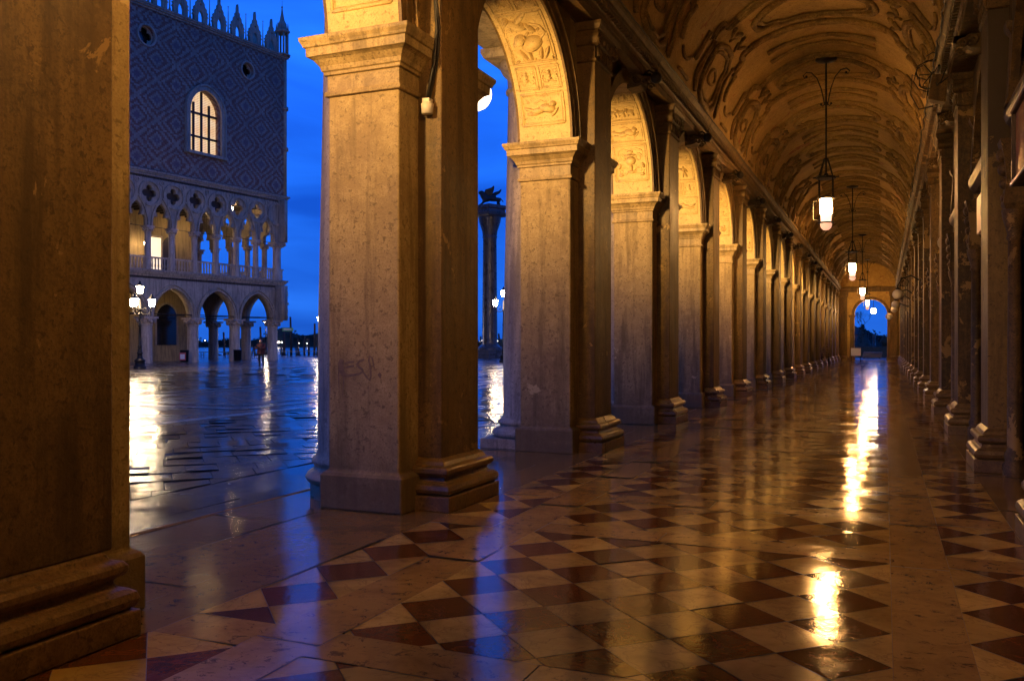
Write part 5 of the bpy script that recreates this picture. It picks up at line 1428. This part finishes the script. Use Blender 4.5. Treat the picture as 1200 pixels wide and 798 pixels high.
# mooring posts
mi = 0
mpx = [(226, 3.0), (247, 3.2), (263, 2.8), (291.5, 3.6), (306, 3.4), (317, 2.4), (341, 4.6), (357, 2.2), (362, 2.0), (368, 3.8), (372, 2.4), (563, 2.3), (585, 2.6), (333, 3.2), (350, 2.0)]
def post_label(i, px):
    near = {226: 'mooring post seen beside the inner palace pillar', 247: 'mooring post left of centre inside the second palace arch', 263: 'short mooring post near the right of the second palace arch', 291.5: 'tall mooring post at the left inside the corner arch', 306: 'mooring post in the middle of the corner arch', 317: 'short mooring post close to the corner column',
            341: 'tallest mooring post, just right of the palace corner beside the green sign', 357: 'short mooring post midway between palace corner and pier', 362: 'stubby mooring post left of the waterfront lamp', 368: 'tall mooring post touching the waterfront lamp', 372: 'short mooring post right under the waterfront lamp',
            563: 'mooring post just left of the lion column', 585: 'mooring post just right of the lion column', 333: 'mooring post carrying the left end of the green sign', 350: 'low mooring post between the gondolas'}
    return near[px]
for px, h in mpx:
    p = at(px, 103 + random.uniform(0, 3), -1.6)
    b = MB(); b.tube([(0, 0, 0), (random.uniform(-.1, .1), 0, 1.4 + h * .5), (random.uniform(-.15, .15), 0, 1.4 + h)], [.13, .12, .11], 8); b.lathe(0, 0, [(.3, .16), (.6, .16)], 8)
    tag(b.build('mooring_post', M['bark'], None, p), post_label(0, px), 'mooring post', 'mooring posts along the quay')
# green landing sign
p = at(337, 100, -.15); e = empty('landing_sign', p, 'green and white landing stage sign on posts right of the palace corner', 'sign', None, TH)
b = MB(); b.box(-.62, .62, -.04, .04, 2.78, 3.2); b.build('board', M['green'], e); b = MB(); b.box(-.45, .45, -.05, -.041, 2.92, 3.08); b.build('lettering_panel', M['white'], e)
for sx in (-1, 1): b = MB(); b.tube([(sx * .5, 0, 0), (sx * .5, 0, 2.8)], .05, 6); b.build('post', M['iron'], e)
# gondolas
def gondola_mesh():
    b = MB(); n = 16; rings = []
    for i in range(n + 1):
        t = -1 + 2 * i / n; x = t * 5.4; w = .72 * (1 - abs(t) ** 2.2) + .03; z = .35 + .75 * abs(t) ** 3.2; zb = -.15 + .75 * abs(t) ** 4
        rings += [(x, -w, z), (x, -w * .6, zb), (x, w * .6, zb), (x, w, z)]
    b.add(rings, [(i * 4 + j, i * 4 + j + 1, i * 4 + j + 5, i * 4 + j + 4) for i in range(n) for j in range(3)]); return b.mesh('gondola_hull', [M['boat']])
def ferro(): b = MB(); b.prism([(5.35, .9), (5.5, 1.0), (5.55, 1.6), (5.75, 1.9), (5.45, 1.95), (5.3, 1.5)], .04, lambda a, z, t: (a, t - .02, z)); return b.mesh('prow_iron', [M['ironlit']])
def tarpm(): b = MB(); b.lathe(0, 0, [(.30, .98), (.5, .8), (.68, .35), (.74, .01)], 16, sx=3.6, sy=.62); return b.mesh('cover', [M['tarp']])
gh, gf, gt = gondola_mesh(), ferro(), tarpm()
gl = ['gondola under a blue cover at the far left end of the row', 'gondola moored second from the left in the row', 'gondola moored behind the second palace arch', 'gondola moored behind the corner arch of the palace', 'gondola just right of the palace corner', 'gondola in the middle of the open gap before the pier', 'gondola nearest the waterfront lamp', 'gondola behind the nearest bright pier', 'gondola moored behind the lion column', 'gondola moored right of the lion column']
for i, px in enumerate((228, 246, 268, 295, 338, 352, 368, 384, 566, 588)):
    p = at(px, 107, -.95); e = empty('gondola', p, gl[i], 'gondola', 'gondolas moored along the quay', PA + pi + random.uniform(-.08, .08))
    put('hull', gh, e); put('prow', gf, e); put('cover', gt, e)
# low quay wall edge
b = MB(); b.add([(-12, 80.9, -1.4), (-41, 85.8, -1.4), (-400, 132, -1.4), (-400, 132, -.158), (-41, 85.8, -.158), (-12, 80.9, -.158)], [(0, 1, 4, 5), (1, 2, 3, 4)]); struct(b.build('quay_edge', M['pal_stone']))
# ================================================================== FAR SHORE
b = MB(); b2 = MB(); random.seed(3)
n = 260; base_ = []
for i in range(n + 1):
    a = TH + .75 - i / n * 1.35; R0 = 620 + 40 * sin(i * .13); h = 5.5 + 3.5 * sin(i * .21) + 2.2 * sin(i * .67 + 1) + random.uniform(-.8, .8)
    base_.append((-sin(a) * R0, cos(a) * R0, max(2.0, h)))
vs = []
for x, y, h in base_: vs += [(x, y, -1.5), (x, y, h), (x * 1.07, y * 1.07, h * .8), (x * 1.07, y * 1.07, -1.5)]
b.add(vs, [(i * 4 + j, i * 4 + j + 1, i * 4 + j + 5, i * 4 + j + 4) for i in range(n) for j in range(3)])
for x, y, h in base_:
    for q in range(3): leaf_mass(b, (x + random.uniform(-4, 4), y - 1, h * random.uniform(.5, .95)), (4, 3, 1.8), 14, .9)
tag(b.build('far_shore_wood', M['leaf']), 'dark wooded island shoreline on the horizon across the lagoon', 'far shore', None, 'stuff')
b = MB()
for i in range(46):
    a = TH + .02 + random.uniform(0, .36) if i < 40 else TH + random.uniform(-.05, .02)
    R0 = 600; x, y = -sin(a) * R0, cos(a) * R0; b.sphere((x, y, random.choice((1.2, 1.8, 2.6))), random.uniform(.25, .6), 6)
tag(b.build('shore_lights', M['shorelight']), 'row of tiny lights along the far wooded shore', 'far lights', None, 'stuff')
